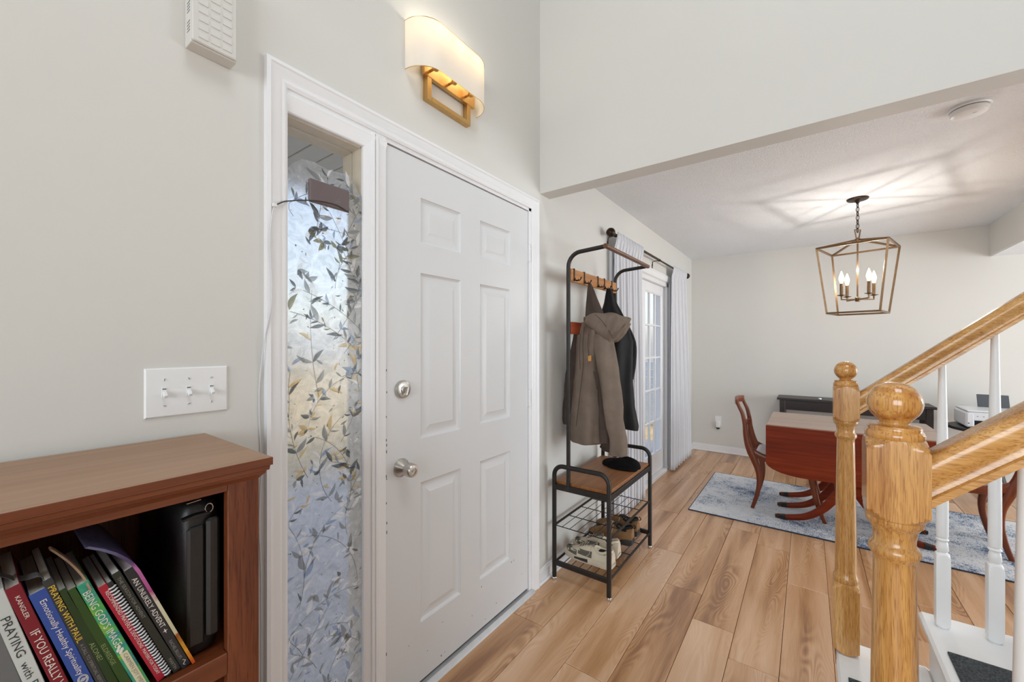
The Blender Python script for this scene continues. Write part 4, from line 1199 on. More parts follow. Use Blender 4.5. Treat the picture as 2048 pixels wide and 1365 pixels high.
cl = MB(); cl.box(0.512, 0.523, 1.1825, 1.1895, 1.7165, 1.726, 0.001); cl.build('cable_clip', M['white'], label='small white cable clip on the door casing', cat='clip')
# ---------------------------------------------------------------- hall tree with coats and shoes
RK = thing('hall_tree', (2.35, 1.0, 0.0), 'black metal hall tree with wooden bench, coat hooks and wire shoe shelves', 'coat rack')
U0, U1, VF, VB = 2.01, 2.69, 0.838, 1.166
def arc(c, r, a0, a1, n=7): return [(c[0] + r * math.cos(lerp(a0, a1, k / n)), c[1] + r * math.sin(lerp(a0, a1, k / n))) for k in range(n + 1)]
for u in (U0, U1):
    pth = [(VB, 0.018)] + arc((VB - 0.055, 0.597), 0.055, 0, PI / 2) + arc((VF + 0.055, 0.597), 0.055, PI / 2, PI) + [(VF, 0.018)]
    MB().tube([(u, a_, b_) for a_, b_ in pth], 0.0125, n=14).build('side_frame', M['blackmetal'], RK)
    MB().box(u - 0.010, u + 0.010, VF, VB, 0.518, 0.548, 0.002).build('side_rail', M['blackmetal'], RK)
    MB().box(u - 0.009, u + 0.009, VF, VB, 0.088, 0.114, 0.002).build('lower_rail', M['blackmetal'], RK)
    ub = [(1.076, 0.52)] + arc((1.076 - 0.075, 1.772), 0.075, 0, PI / 2 - 0.05) + [(0.90, 1.853), (0.858, 1.856)]
    uu = u + (0.0 if u == U0 else 0.0)
    MB().tube([(uu, a_, b_) for a_, b_ in ub], 0.0115, n=14).build('upright', M['blackmetal'], RK)
    for v in (VF, VB):
        MB().lathe([(0, 0), (0.0115, 0.0), (0.0135, 0.003), (0.0135, 0.016), (0.012, 0.019), (0, 0.019)], (u, v, 0), n=14).build('foot', M['chrome'], RK)
MB().tube([(U0 - 0.012, 0.854, 1.856), (U1 + 0.012, 0.854, 1.856)], 0.0125, n=14).build('top_bar', plain('brown_tube', '#6A452C', 0.35, metal=0.3, var=0.15, scale=30), RK)
se = MB(); se.box(U0 + 0.012, U1 - 0.012, VF + 0.004, VB + 0.005, 0.545, 0.562, 0.003)
seat = se.build('seat_board', M['rackwood'], RK)
fr_ = MB(); fr_.box(U0, U1, VF - 0.008, VF + 0.008, 0.515, 0.545, 0.002); fr_.box(U0, U1, VB - 0.008, VB + 0.008, 0.515, 0.545, 0.002)
fr_.build('seat_rail', M['blackmetal'], RK)
hb = MB(); hb.box(U0 + 0.010, U1 - 0.010, 1.064, 1.078, 1.692, 1.764, 0.002); hbo = hb.build('hook_board', M['hookwood'], RK)
lb = MB(); lb.box(U0 + 0.010, U1 - 0.010, 1.064, 1.078, 1.398, 1.466, 0.002); lb.build('lower_board', M['redwood'], RK)
for u in (2.055, 2.185, 2.376, 2.478, 2.60):
    hk = MB()
    hk.box(u - 0.006, u + 0.006, 1.0605, 1.0635, 1.698, 1.768, 0.001); hk.box(u - 0.006, u + 0.006, 1.0605, 1.080, 1.7645, 1.7675, 0.0008)
    hk.tube(smooth_path([(u, 1.062, 1.706), (u, 1.045, 1.699), (u, 1.028, 1.700), (u, 1.020, 1.712)], 5), 0.0035, n=8)
    hk.tube([(u - 0.02, 1.046, 1.712), (u - 0.018, 1.050, 1.700), (u, 1.052, 1.698), (u + 0.018, 1.050, 1.700), (u + 0.02, 1.046, 1.712)], 0.003, n=8)
    hk.sphere((u, 1.020, 1.713), 0.0048, 8, 6)
    hk.build('hook', M['bronze'], hbo)
for z in (0.312, 0.100):
    ws_ = MB()
    for v in (VF + 0.002, VB - 0.002): ws_.tube([(U0, v, z), (U1, v, z)], 0.0065, n=8)
    for k in range(1, 7): ws_.tube([(U0 + 0.004, lerp(VF, VB, k / 7), z - 0.003), (U1 - 0.004, lerp(VF, VB, k / 7), z - 0.003)], 0.0018, n=6)
    for k in range(5): ws_.tube([(lerp(U0 + 0.012, U1 - 0.012, k / 4), VF, z - 0.006), (lerp(U0 + 0.012, U1 - 0.012, k / 4), VB, z - 0.006)], 0.0025, n=6)
    ws_.build('wire_shelf', M['blackmetal'], RK, label='black wire shoe shelf')

ED = Vector((0.43, -0.903, 0)); DD = Vector((0.903, 0.43, 0))      # along the hanging cloth, and through it
def cloth_loft(C, rows, n=56, fold=0.012, freq=7, ph=0.0, seed=1):
    """rows: (z, left, right, depth): closed cross sections with vertical folds"""
    r_ = random.Random(seed); p1, p2, p3 = (r_.uniform(0, 6.28) for _ in range(3))
    rings = []
    zs_ = [r[0] for r in rows]
    K = (len(rows) - 1) * 4
    tab = [(i / (len(rows) - 1), tuple(r)) for i, r in enumerate(rows)]
    for i in range(K + 1):
        t = i / K
        z, l, r, dp = interp(tab, t)
        hw, ce = (r - l) / 2, (r + l) / 2
        f = fold * min(1.0, hw / 0.08)
        ring = []
        for k in range(n):
            a = 2 * PI * k / n
            ca, sa = math.cos(a), math.sin(a)
            wob = f * (math.sin(freq * a + p1 + 1.2 * math.sin(5 * t + p2)) * 0.6 + 0.4 * math.sin((freq * 2 - 3) * a + p2 + 4 * t) + 0.35 * math.sin(3 * a + 9 * t + p3))
            sq = (abs(ca) ** 2.6 + abs(sa) ** 2.6) ** (-1 / 2.6)
            q = C + ED * (ce + (hw * sq * ca)) + DD * ((dp + wob) * sq * sa)
            wr = mnoise.fractal(Vector((q.x * 9, q.y * 9, z * 5 + seed)), 0.9, 2.1, 3) * fold * 0.75
            q = q + (DD * sa + ED * ca * 0.4) * wr
            ring.append(Vector((q.x, q.y, z + 0.006 * math.sin(3 * a + p3) * t)))
        rings.append(ring)
    mb = MB(); mb.loft(rings, True)
    return mb
def tube_cloth(pts, rad, flat=0.7, n=24, fold=0.006, freq=4, seed=2):
    r_ = random.Random(seed); p1 = r_.uniform(0, 6); p2 = r_.uniform(0, 6)
    P_ = smooth_path(pts, 5); rings = []
    for i, q in enumerate(P_):
        t = i / (len(P_) - 1); rr_ = interp([(k / (len(rad) - 1), x) for k, x in enumerate(rad)], t)
        ring = []
        for k in range(n):
            a = 2 * PI * k / n
            wob = fold * (math.sin(freq * a + p1 + 6 * t) + 0.7 * math.sin(14 * t + a + p2))
            x = q + ED * (rr_ + wob) * math.cos(a) + DD * (rr_ * flat + wob) * math.sin(a)
            x = x + (ED * math.cos(a) + DD * math.sin(a)) * mnoise.fractal(Vector((x.x * 11, x.y * 11, x.z * 8 + seed)), 0.9, 2.1, 3) * fold * 1.4
            ring.append(x)
        rings.append(ring)
    mb = MB(); mb.loft(rings, True); return mb
JC = Vector((2.195, 1.035, 0))
jk = thing('jacket', (2.195, 1.035, 0.74), 'brown canvas hooded jacket hanging on the near hooks of the hall tree', 'jacket')
cloth_loft(JC, [(1.47, -0.045, 0.06, 0.045), (1.42, -0.067, 0.10, 0.07), (1.31, -0.078, 0.122, 0.085), (1.16, -0.088, 0.138, 0.09), (1.01, -0.104, 0.148, 0.095), (0.863, -0.114, 0.150, 0.10), (0.775, -0.112, 0.146, 0.10)], fold=0.022, freq=5, seed=5).build('body', M['coat'], jk, smooth=60)
cloth_loft(JC + DD * 0.005, [(1.698, -0.008, 0.010, 0.007), (1.65, -0.014, 0.030, 0.016), (1.56, -0.022, 0.064, 0.035), (1.49, -0.026, 0.092, 0.045), (1.44, -0.03, 0.11, 0.045)], fold=0.009, freq=5, seed=8).build('hood_top', M['coat_dark'], jk, smooth=60)
# hood flap drooping to the right
rings = []
hoods = [(-0.028, 1.500, 1.455, 0.018), (0.01, 1.512, 1.42, 0.045), (0.06, 1.520, 1.375, 0.062), (0.105, 1.520, 1.336, 0.068), (0.15, 1.514, 1.352, 0.062), (0.195, 1.500, 1.405, 0.045), (0.222, 1.488, 1.452, 0.018)]
tab = [(i / 6, h) for i, h in enumerate(hoods)]
for i in range(25):
    a_, zt, zb, dp = interp(tab, i / 24)
    ring = []
    for k in range(24):
        th_ = 2 * PI * k / 24
        zz = (zt + zb) / 2 + (zt - zb) / 2 * math.sin(th_)
        dd = dp * math.cos(th_) * (1 + 0.10 * math.sin(9 * a_ * 20 + 3 * th_)) + 0.006 * math.sin(40 * a_ + 2 * th_)
        ring.append(JC + ED * (a_ + 0.006 * math.sin(3 * th_)) + DD * (-0.075 + dd) + Vector((0, 0, zz + 0.004 * math.sin(60 * a_))))
    rings.append(ring)
hf = MB(); hf.loft(rings, True); hf.build('hood', M['coat'], jk, smooth=60)
def JP(a_, d_, z): return JC + ED * a_ + DD * d_ + Vector((0, 0, z))
tube_cloth([JP(0.075, -0.075, 1.40), JP(0.095, -0.115, 1.22), JP(0.125, -0.130, 1.0), JP(0.150, -0.125, 0.82), JP(0.160, -0.12, 0.725)], [0.052, 0.058, 0.056, 0.048, 0.041], 0.7, fold=0.005, seed=3).build('sleeve', M['coat'], jk, smooth=60)
tube_cloth([JP(-0.050, 0.0, 1.40), JP(-0.080, 0.03, 1.2), JP(-0.108, 0.04, 1.02), JP(-0.120, 0.04, 0.86)], [0.042, 0.05, 0.045, 0.038], 0.7, fold=0.004, seed=6).build('sleeve', M['coat_dark'], jk, smooth=60)
tube_cloth([JP(0.110, -0.03, 0.81), JP(0.112, -0.03, 0.76), JP(0.118, -0.035, 0.728)], [0.05, 0.046, 0.042], 0.7, fold=0.006, seed=9).build('sleeve_cuff', M['coat_dark'], jk, smooth=60)
tube_cloth([JP(0.05, -0.085, 1.18), JP(0.066, -0.105, 1.05), JP(0.078, -0.108, 0.92), JP(0.085, -0.105, 0.79)], [0.004, 0.022, 0.030, 0.030], 0.6, fold=0.002, seed=4).build('dark_opening', M['coat_dark'], jk, smooth=60)  # dark strip standing in for the shaded gap between body and sleeve
zpp = MB(); zpp.tube(smooth_path([JP(-0.030, -0.088, 1.44), JP(-0.038, -0.108, 1.34), JP(-0.036, -0.118, 1.22), JP(-0.055, -0.12, 1.05), JP(-0.075, -0.122, 0.88)], 5), 0.0022, n=6); zpp.build('zip', M['coat_dark'], jk)
def seam(pts, name='seam', r_=0.0016, m_='coat_dark'):
    MB().tube(smooth_path(pts, 6), r_, n=6).build(name, M[m_], jk)
# hood opening edge, pocket welt, hem stitching and drawcords
seam([JP(0.216, -0.092, 1.487), JP(0.190, -0.118, 1.440), JP(0.155, -0.138, 1.385), JP(0.112, -0.143, 1.352)], 'hood_edge', 0.0035, 'coat')
seam([JP(0.03, -0.128, 1.505), JP(0.065, -0.140, 1.47), JP(0.10, -0.145, 1.42), JP(0.125, -0.143, 1.37)], 'hood_seam')
seam([JP(-0.05, -0.104, 1.40), JP(-0.056, -0.118, 1.30), JP(-0.052, -0.124, 1.20)], 'placket_seam')
seam([JP(0.022, -0.122, 1.19), JP(0.034, -0.124, 1.13), JP(0.040, -0.124, 1.09)], 'pocket_welt', 0.003)
seam([JP(-0.006, -0.118, 1.40), JP(-0.010, -0.128, 1.33), JP(-0.004, -0.130, 1.275)], 'drawcord', 0.002)
pt = MB(); pt.obox(JP(0.0, -0.122, 1.262), (ED, DD, (0, 0, 1)), (0.009, 0.004, 0.016), 0.001); pt.build('patch', M['patch'], jk)
VC = Vector((2.478, 1.030, 0))
vt = thing('vest', (2.478, 1.03, 0.79), 'black padded vest hanging behind the brown jacket near the curtain', 'vest')
rows = [(1.698, -0.016, 0.012, 0.010), (1.61, -0.035, 0.045, 0.03), (1.53, -0.06, 0.085, 0.05), (1.46, -0.08, 0.118, 0.065), (1.36, -0.09, 0.150, 0.075), (1.25, -0.095, 0.150, 0.08), (1.10, -0.10, 0.146, 0.085), (0.95, -0.10, 0.158, 0.09), (0.83, -0.105, 0.182, 0.09), (0.805, -0.10, 0.178, 0.085)]
cloth_loft(VC, rows, fold=0.014, freq=5, seed=11).build('body', M['vest'], vt, smooth=60)
ah = MB(); ah.tube(smooth_path([VC + ED * 0.10 + DD * -0.02 + Vector((0, 0, 1.47)), VC + ED * 0.150 + DD * -0.02 + Vector((0, 0, 1.35)), VC + ED * 0.150 + DD * -0.02 + Vector((0, 0, 1.22)), VC + ED * 0.135 + DD * -0.02 + Vector((0, 0, 1.12))], 5), [0.014] * 16, n=10); ah.build('armhole_edge', M['vest'], vt, smooth=60)

# flat cap on the bench
cp = thing('flat_cap', (2.51, 0.965, 0.562), 'soft black cap lying on the wooden bench', 'cap')
cpm = MB(); rings = []
for i in range(9):
    t = i / 8; s_ = math.cos(t * PI / 2) ** 0.7 if i < 8 else 0.02
    rings.append([(2.51 + (0.075 * math.cos(a_) - 0.0) * s_ * (1 + .06 * math.sin(3 * a_)), 0.965 + 0.125 * math.sin(a_) * s_, 0.5635 + 0.052 * math.sin(t * PI / 2) * (1 - 0.28 * math.sin(a_ + .3)) + (0.004 * math.sin(4 * a_ + t * 3) if 0 < i < 8 else 0)) for a_ in [2 * PI * k / 36 for k in range(36)]])
cpm.loft(rings, True); cpm.build('crown', M['capm'], cp, smooth=70)
br = MB(); br.loft([[(2.455 + 0.045 * math.cos(a_) * s_, 0.94 + 0.10 * math.sin(a_) * s_, z) for a_ in [2 * PI * k / 28 for k in range(28)]] for s_, z in ((0.95, 0.5625), (1.0, 0.566), (0.93, 0.571), (0.2, 0.577))], True); br.build('brim', M['capm'], cp, smooth=60)

def shoe(name, heel, ang, L, label, kind, group):
    """heel: point under the heel; the shoe points along angle ang (from +X)"""
    ca, sa = math.cos(ang), math.sin(ang)
    o0 = Vector(heel)
    t_ = thing(name, o0, label, 'shoe', group)
    def T(x, y, z): return (o0.x + x * ca - y * sa, o0.y + x * sa + y * ca, o0.z + z)
    W = [(0.0, 0.026), (0.03, 0.034), (0.10, 0.036), (0.17, 0.044), (0.22, 0.048), (0.27, 0.040), (0.295, 0.022), (0.30, 0.010)]
    k = L / 0.30
    def hw(x): return interp(W, x / k)
    xs = [0.0, 0.004, 0.015, 0.04, 0.07, 0.10, 0.13, 0.16, 0.19, 0.22, 0.25, 0.275, 0.29, 0.298, 0.30]
    sneaker = kind == 'sneaker'
    SOL = [(0, 0.030), (0.06, 0.034), (0.15, 0.028), (0.25, 0.024), (0.30, 0.030)] if sneaker else [(0, 0.026), (0.10, 0.024), (0.25, 0.022), (0.30, 0.026)]
    so = MB(); rings = []
    for x in xs:
        w_ = hw(x * k) + (0.006 if sneaker else 0.004); zt = interp(SOL, x); lift = 0.010 * max(0, (x - 0.22) / 0.08) ** 2 + (0.006 if x < 0.01 else 0)
        rings.append([T(x * k, -w_ * 0.92, lift), T(x * k, w_ * 0.92, lift), T(x * k, w_, zt * 0.5 + lift * 0.5), T(x * k, w_ * 0.97, zt), T(x * k, -w_ * 0.97, zt), T(x * k, -w_, zt * 0.5 + lift * 0.5)])
    so.loft(rings, True); so.build('sole', M['snk_white'] if sneaker else M['sole'], t_, smooth=50)
    HT = [(0.0, 0.090), (0.02, 0.094), (0.05, 0.078), (0.08, 0.074), (0.11, 0.090), (0.14, 0.100), (0.17, 0.088), (0.21, 0.066), (0.25, 0.052), (0.28, 0.042), (0.30, 0.030)]
    if not sneaker: HT = [(x, z * 1.12 if x < 0.2 else z) for x, z in HT]
    up = MB(); rings = []
    for x in xs:
        w_ = hw(x * k); zt = interp(HT, x); zb = 0.018
        ring = []
        for q in range(13):
            a_ = PI * q / 12
            sx = math.cos(a_); sz = math.sin(a_)
            pw = 0.75 if x > 0.12 else 0.55
            ring.append(T(x * k, w_ * (abs(sx) ** pw) * (1 if sx > 0 else -1) * (1 - 0.18 * sz), zb + (zt - zb) * (sz ** 0.6)))
        rings.append(ring)
    up.loft(rings, True)
    mats_up = M['snk_white'] if sneaker else M['tan']
    up.build('upper', mats_up, t_, smooth=60)
    # opening: padded collar ring and a dark cap standing in for the shaded hollow
    cl_ = []
    for q in range(20):
        a_ = 2 * PI * q / 20
        x = 0.058 + 0.052 * math.cos(a_); y = 0.027 * math.sin(a_)
        cl_.append(T(x * k, y, interp(HT, x) - 0.002 + (0.002 if sneaker else 0.006)))
    MB().tube(cl_, 0.0075, n=8, closed=True).build('collar', M['snk_white'] if sneaker else M['blackcloth'], t_, smooth=60)
    ins = MB(); ins.sphere(T(0.058 * k, 0, interp(HT, 0.058) - 0.004), (0.028 if abs(ca) < 0.5 else 0.048, 0.048 if abs(ca) < 0.5 else 0.028, 0.008), 16, 8)
    ins.build('dark_opening', M['blackcloth'], t_)
    tn = MB()
    tn.loft([[T(x * k, -w_, z), T(x * k, w_, z), T(x * k, w_ * 0.8, z + 0.006), T(x * k, -w_ * 0.8, z + 0.006)] for x, w_, z in ((0.105, 0.016, 0.108), (0.13, 0.018, 0.100), (0.16, 0.018, 0.090), (0.20, 0.016, 0.068))], True)
    tn.build('tongue', M['snk_grey'] if sneaker else M['sole'], t_, smooth=60)
    lc = MB()
    for q in range(5):
        x = 0.128 + q * 0.017; zz = interp(HT, x) + 0.004
        lc.tube([T(x * k, -0.022, zz - 0.010), T((x + .004) * k, 0, zz + 0.003), T((x + .008) * k, 0.022, zz - 0.010)], 0.0018, n=6)
    lc.tube(smooth_path([T(0.128 * k, 0, 0.104), T(0.12 * k, 0.03, 0.095), T(0.125 * k, 0.044, 0.06), T(0.14 * k, 0.048, 0.045)], 4), 0.0015, n=6)
    lc.tube(smooth_path([T(0.128 * k, 0, 0.104), T(0.115 * k, -0.03, 0.095), T(0.12 * k, -0.046, 0.06)], 4), 0.0015, n=6)
    lc.build('laces', M['lace'], t_)
    if sneaker:
        for sgn in (-1, 1):
            for (x0_, x1_, z0_, z1_, mt) in ((0.115, 0.198, 0.036, 0.070, 'snk_grey'), (0.205, 0.288, 0.030, 0.054, 'snk_grey'), (0.135, 0.215, 0.008, 0.027, 'sole')):
                pnl = MB(); rr_ = []
                for q in range(7):
                    x = lerp(x0_, x1_, q / 6)
                    def side(z_):
                        if z_ < 0.03: return hw(x * k) + 0.0066
                        zt = interp(HT, x); s_ = min(1, max(0, (z_ - 0.018) / (zt - 0.018))) ** (1 / 0.6)
                        s_ = min(s_, 0.98); c_ = math.sqrt(1 - s_ * s_)
                        return hw(x * k) * (c_ ** 0.75) * (1 - 0.18 * s_) + 0.0012
                    za, zb2 = z0_ + (0.006 * q / 6), z1_ - (0.004 * q / 6)
                    rr_.append([T(x * k, sgn * side(za), za), T(x * k, sgn * side((za + zb2) / 2), (za + zb2) / 2), T(x * k, sgn * side(zb2), zb2), T(x * k, sgn * (side(zb2) - 0.004), zb2), T(x * k, sgn * (side(za) - 0.004), za)])
                pnl.loft(rr_, True); pnl.build('side_panel', M[mt], t_, smooth=50)
    else:
        lp = MB(); lp.tube([T(-0.004 - 0.012 * math.sin(q), 0.0, 0.104 + 0.010 * (1 - math.cos(q))) for q in [PI * j / 10 for j in range(11)]], 0.0028, n=6); lp.build('heel_loop', M['blackcloth'], t_)
        hc = MB(); rr_ = []
        for x in (0.0, 0.004, 0.015, 0.04, 0.07):
            w_ = hw(x * k) + 0.0018
            rr_.append([T((x - 0.0015) * k, w_ * math.cos(PI * q / 8) * (1 if True else 1), 0.020 + (0.022 if x < 0.05 else 0.012) * math.sin(PI * q / 8) ** 0.3 * 1.0) for q in range(9)])
        hc.loft(rr_, True); hc.build('heel_guard', M['sole'], t_, smooth=60)
    return t_
SZ = 0.1045
shoe('sneaker', (2.130, 0.862, SZ), math.radians(88), 0.30, 'cream and grey sneaker nearest the front on the bottom wire shelf', 'sneaker', 'sneakers on the wire shelf')
shoe('sneaker', (2.262, 0.880, SZ), math.radians(92), 0.285, 'cream and grey sneaker half hidden behind the front sneaker', 'sneaker', 'sneakers on the wire shelf')
shoe('hiking_shoe', (2.455, 0.868, SZ), math.radians(90), 0.29, 'tan hiking shoe with dark sole next to the sneakers', 'hiker', 'hiking shoes on the wire shelf')
shoe('hiking_shoe', (2.590, 0.880, SZ), math.radians(88), 0.29, 'tan hiking shoe with dark sole at the far end of the shelf', 'hiker', 'hiking shoes on the wire shelf')

# ---------------------------------------------------------------- curtains
RZ, RV = 2.149, 1.145
rd = thing('curtain_rod', (3.8, RV, 2.08), 'dark bronze curtain rod with ball finials over the patio door', 'curtain rod')
MB().tube([(2.832, RV, RZ), (3.98, RV, RZ)], 0.0105, n=14).build('rod', M['bronze'], rd)
MB().tube([(3.92, RV, RZ), (5.01, RV, RZ)], 0.0085, n=14).build('inner_rod', M['bronze'], rd)
for u, s_ in ((2.832, -1), (5.01, 1)):
    MB().lathe([(0.0105, 0), (0.017, 0.002), (0.017, 0.008), (0.010, 0.012), (0.010, 0.018), (0.020, 0.026), (0.030, 0.040), (0.033, 0.052), (0.030, 0.066), (0.020, 0.078), (0.0, 0.084)], (u, RV, RZ), (s_, 0, 0), n=22).build('finial', M['bronze'], rd)
for u in (2.872, 3.95, 4.96):
    bk = MB(); bk.tube([(u, WY - 0.004, RZ - 0.055), (u, WY - 0.006, RZ - 0.012), (u, WY - 0.02, RZ - 0.006), (u, RV + 0.012, RZ - 0.004)], 0.004, n=8)
    bk.tube([(u, RV + 0.013 * math.cos(q), RZ + 0.013 * math.sin(q)) for q in [lerp(-3.6, 0.4, j / 10) for j in range(11)]], 0.003, n=6); bk.box(u - 0.010, u + 0.010, WY - 0.004, WY, RZ - 0.075, RZ - 0.035, 0.001)
    bk.build('bracket', M['bronze'], rd)
def curtain(name, ut0, ut1, ub0, ub1, npl, label, seed):
    r_ = random.Random(seed); t_ = thing(name, ((ut0 + ut1) / 2, RV, 0.015), label, 'curtain', 'white curtains on the patio door')
    ph = [r_.uniform(-0.5, 0.5) for _ in range(npl + 2)]
    def P3(s_, t):          # s_ across 0..1, t down 0..1
        u = lerp(lerp(ut0, ut1, s_), lerp(ub0, ub1, s_), min(1, t * 1.15) ** 1.2)
        amp = lerp(0.008, 0.017, min(1, t * 2.5))
        if t < 0.025: amp *= 0.8
        w_ = 2 * PI * npl * s_
        y = RV + amp * (math.cos(w_ + 0.35 * math.sin(3 * t + ph[0])) * 0.8 + 0.35 * math.sin(w_ * 0.5 + 2 * t + ph[1]))
        if t < 0.05: y = lerp(RV - 0.0145 + 0.003 * math.sin(w_ * 2), y, (t / 0.05) ** 2)
        return Vector((u + 0.006 * math.sin(2 * w_), y, lerp(RZ + 0.022, 0.016, t)))
    ns, nt_ = npl * 16, 40
    g = MB(); vv = []
    for j in range(nt_ + 1):
        t = (j / nt_) ** 1.3
        for i in range(ns + 1): vv.append(P3(i / ns, t))
    g.add(vv, [(j * (ns + 1) + i, j * (ns + 1) + i + 1, (j + 1) * (ns + 1) + i + 1, (j + 1) * (ns + 1) + i) for j in range(nt_) for i in range(ns)])
    o = g.build('panel', M['curtain'], t_, smooth=70, recalc=False, mods=[('SOLIDIFY', dict(thickness=0.002))])
    return t_
curtain('curtain', 2.868, 3.466, 2.888, 3.528, 9, 'white curtain panel behind the coats, left of the panes', 3)
curtain('curtain', 4.425, 5.00, 4.43, 5.26, 8, 'white curtain panel next to the room corner, right of the panes', 7)

# ---------------------------------------------------------------- dining room
rg_ = thing('rug', (4.09, -0.32, 0.0), 'distressed blue and ivory rug under the dining table', 'rug')
MB().box(3.503, 4.68, -1.42, 0.778, 0.0005, 0.008, 0.002).build('pile', M['rug'], rg_)
eb = MB()
for a_ in ((3.497, 3.504, -1.424, 0.782), (4.679, 4.686, -1.424, 0.782)): eb.box(*a_, 0.0003, 0.0085, 0.002)
for a_ in ((3.497, 4.686, 0.777, 0.783), (3.497, 4.686, -1.426, -1.419)): eb.box(*a_, 0.0003, 0.0085, 0.002)
eb.build('binding', M['rug_edge'], rg_)

TB = thing('dining_table', (4.005, -0.24, 0.008), 'mahogany drop-leaf dining table with hanging leaf and curved pedestal legs', 'table')
TZ = 0.732
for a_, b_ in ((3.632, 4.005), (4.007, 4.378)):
    MB().box(a_, b_, -0.735, 0.255, TZ - 0.022, TZ, 0.004).build('top_board', M['mahog_top_glare'], TB)
def leafpoly():
    pts = [(0.255, TZ - 0.004), (0.255, 0.455)]
    for k in range(1, 13):
        a_ = PI / 2 * k / 12
        pts.append((0.255 - 0.24 * (1 - math.cos(a_)), 0.455 - 0.085 * math.sin(a_)))
    L = [(p_, q_) for p_, q_ in pts]
    R = [(-0.48 - p_, q_) for p_, q_ in reversed(pts)]
    return L + R
for x0_, x1_ in ((3.608, 3.629), (4.381, 4.402)):
    MB().prism(leafpoly(), lambda p_, q_, t_: (t_, p_, q_), x0_, x1_).build('drop_leaf', M['mahog'], TB, smooth=30)
ap = MB(); ap.box(3.68, 4.33, -0.68, 0.19, TZ - 0.085, TZ - 0.022, 0.003); ap.build('apron', M['mahog'], TB)
ped = MB(); ped.box(3.70, 4.31, -0.32, -0.16, 0.27, 0.345, 0.008); ped.build('trestle_beam', M['mahog'], TB)
for x in (3.78, 4.23):
    MB().lathe([(0.0, 0.34), (0.05, 0.342), (0.052, 0.36), (0.035, 0.375), (0.045, 0.43), (0.055, 0.47), (0.040, 0.53), (0.030, 0.58), (0.045, 0.62), (0.05, 0.648), (0.0, 0.65)], (x, -0.24, 0), n=24).build('pedestal', M['mahog_v'], TB, smooth=50)
for x in (3.722, 4.005, 4.29):
    for sg in (1, -1):
        pts = smooth_path([(x, -0.24 + sg * 0.427, 0.026), (x, -0.24 + sg * 0.36, 0.030), (x, -0.24 + sg * 0.25, 0.062), (x, -0.24 + sg * 0.155, 0.135), (x, -0.24 + sg * 0.09, 0.225), (x, -0.24 + sg * 0.045, 0.30)], 5)
        n_ = len(pts); cap = int(n_ * 0.13) + 1
        hs = [lerp(0.026, 0.062, (i / (n_ - 1)) ** 0.8) for i in range(n_)]
        lg_ = MB().sweep(pts, (1, 0, 0), 0.030, hs).build('leg', M['mahog'], TB, smooth=50)
        c2 = MB(); c2.sweep([(x, -0.24 + sg * 0.441, 0.023), (x, -0.24 + sg * 0.40, 0.0265), (x, -0.24 + sg * 0.375, 0.0285)], (1, 0, 0), [0.022, 0.036, 0.036], [0.022, 0.032, 0.036]); c2.build('foot_cap', M['brasscap'], lg_)

def chair(loc, rotz, label):
    """origin between the back feet; seat points along -Y"""
    c = thing('dining_chair', (0, 0, 0), label, 'chair', 'mahogany dining chairs')
    b_ = [(0.115, 0.875), (0.098, 0.82), (0.072, 0.761), (0.056, 0.68), (0.048, 0.598), (0.027, 0.498), (-0.010, 0.402), (-0.040, 0.306), (-0.046, 0.207), (-0.028, 0.102), (0.002, 0.0)]
    for s_ in (-1, 1):
        x = 0.165 * s_
        P_ = smooth_path([(x, a_, z_) for a_, z_ in b_], 4)
        hs = [interp([(0, 0.020), (0.35, 0.034), (0.55, 0.058), (0.7, 0.040), (1, 0.026)], i / (len(P_) - 1)) for i in range(len(P_))]
        MB().sweep(P_, (1, 0, 0), 0.026, hs).build('back_leg', M['mahog_v'], c, smooth=50)
        P_ = smooth_path([(x * 1.12, -0.36, 0.425), (x * 1.12, -0.385, 0.33), (x * 1.12, -0.41, 0.19), (x * 1.12, -0.44, 0.08), (x * 1.12, -0.47, 0.0)], 4)
        MB().sweep(P_, (1, 0, 0), 0.028, [lerp(0.052, 0.026, i / (len(P_) - 1)) for i in range(len(P_))]).build('front_leg', M['mahog_v'], c, smooth=50)
        P_ = smooth_path([(x, 0.0, 0.455), (x * 1.02, -0.10, 0.415), (x * 1.08, -0.25, 0.412), (x * 1.12, -0.39, 0.420)], 4)
        MB().sweep(P_, (1, 0, 0), 0.024, 0.052).build('seat_rail', M['mahog_v'], c, smooth=50)
    MB().box(-0.18, 0.18, -0.395, -0.372, 0.395, 0.445, 0.004).build('front_rail', M['mahog_v'], c)
    MB().box(-0.16, 0.16, -0.02, 0.005, 0.385, 0.44, 0.004).build('rear_rail', M['mahog_v'], c)
    cr_ = MB(); P_ = smooth_path([(-0.165, 0.105, 0.85), (-0.08, 0.128, 0.856), (0.0, 0.134, 0.858), (0.08, 0.128, 0.856), (0.165, 0.105, 0.85)], 4)
    cr_.sweep(P_, (0, 0, 1), 0.055, 0.02); cr_.build('crest_rail', M['mahog_v'], c, smooth=50)
    md = MB(); P_ = smooth_path([(-0.165, 0.054, 0.66), (-0.08, 0.068, 0.655), (0.0, 0.072, 0.65), (0.08, 0.068, 0.655), (0.165, 0.054, 0.66)], 4)
    md.sweep(P_, (0, 0, 1), 0.045, 0.016); md.build('middle_rail', M['mahog_v'], c, smooth=50)
    cu = MB(); rings = []
    for e, z_ in ((0.0, 0.432), (0.0, 0.446), (0.012, 0.462), (0.04, 0.472), (0.09, 0.476)):
        rings.append([(-0.15 + e, -0.015 - e, z_), (0.15 - e, -0.015 - e, z_), (0.175 - e, -0.385 + e, z_), (-0.175 + e, -0.385 + e, z_)])
    cu.loft(rings, True); cu.build('seat', M['seatcloth'], c, smooth=60)
    c.location = loc; c.rotation_euler = (0, 0, rotz)
    return c
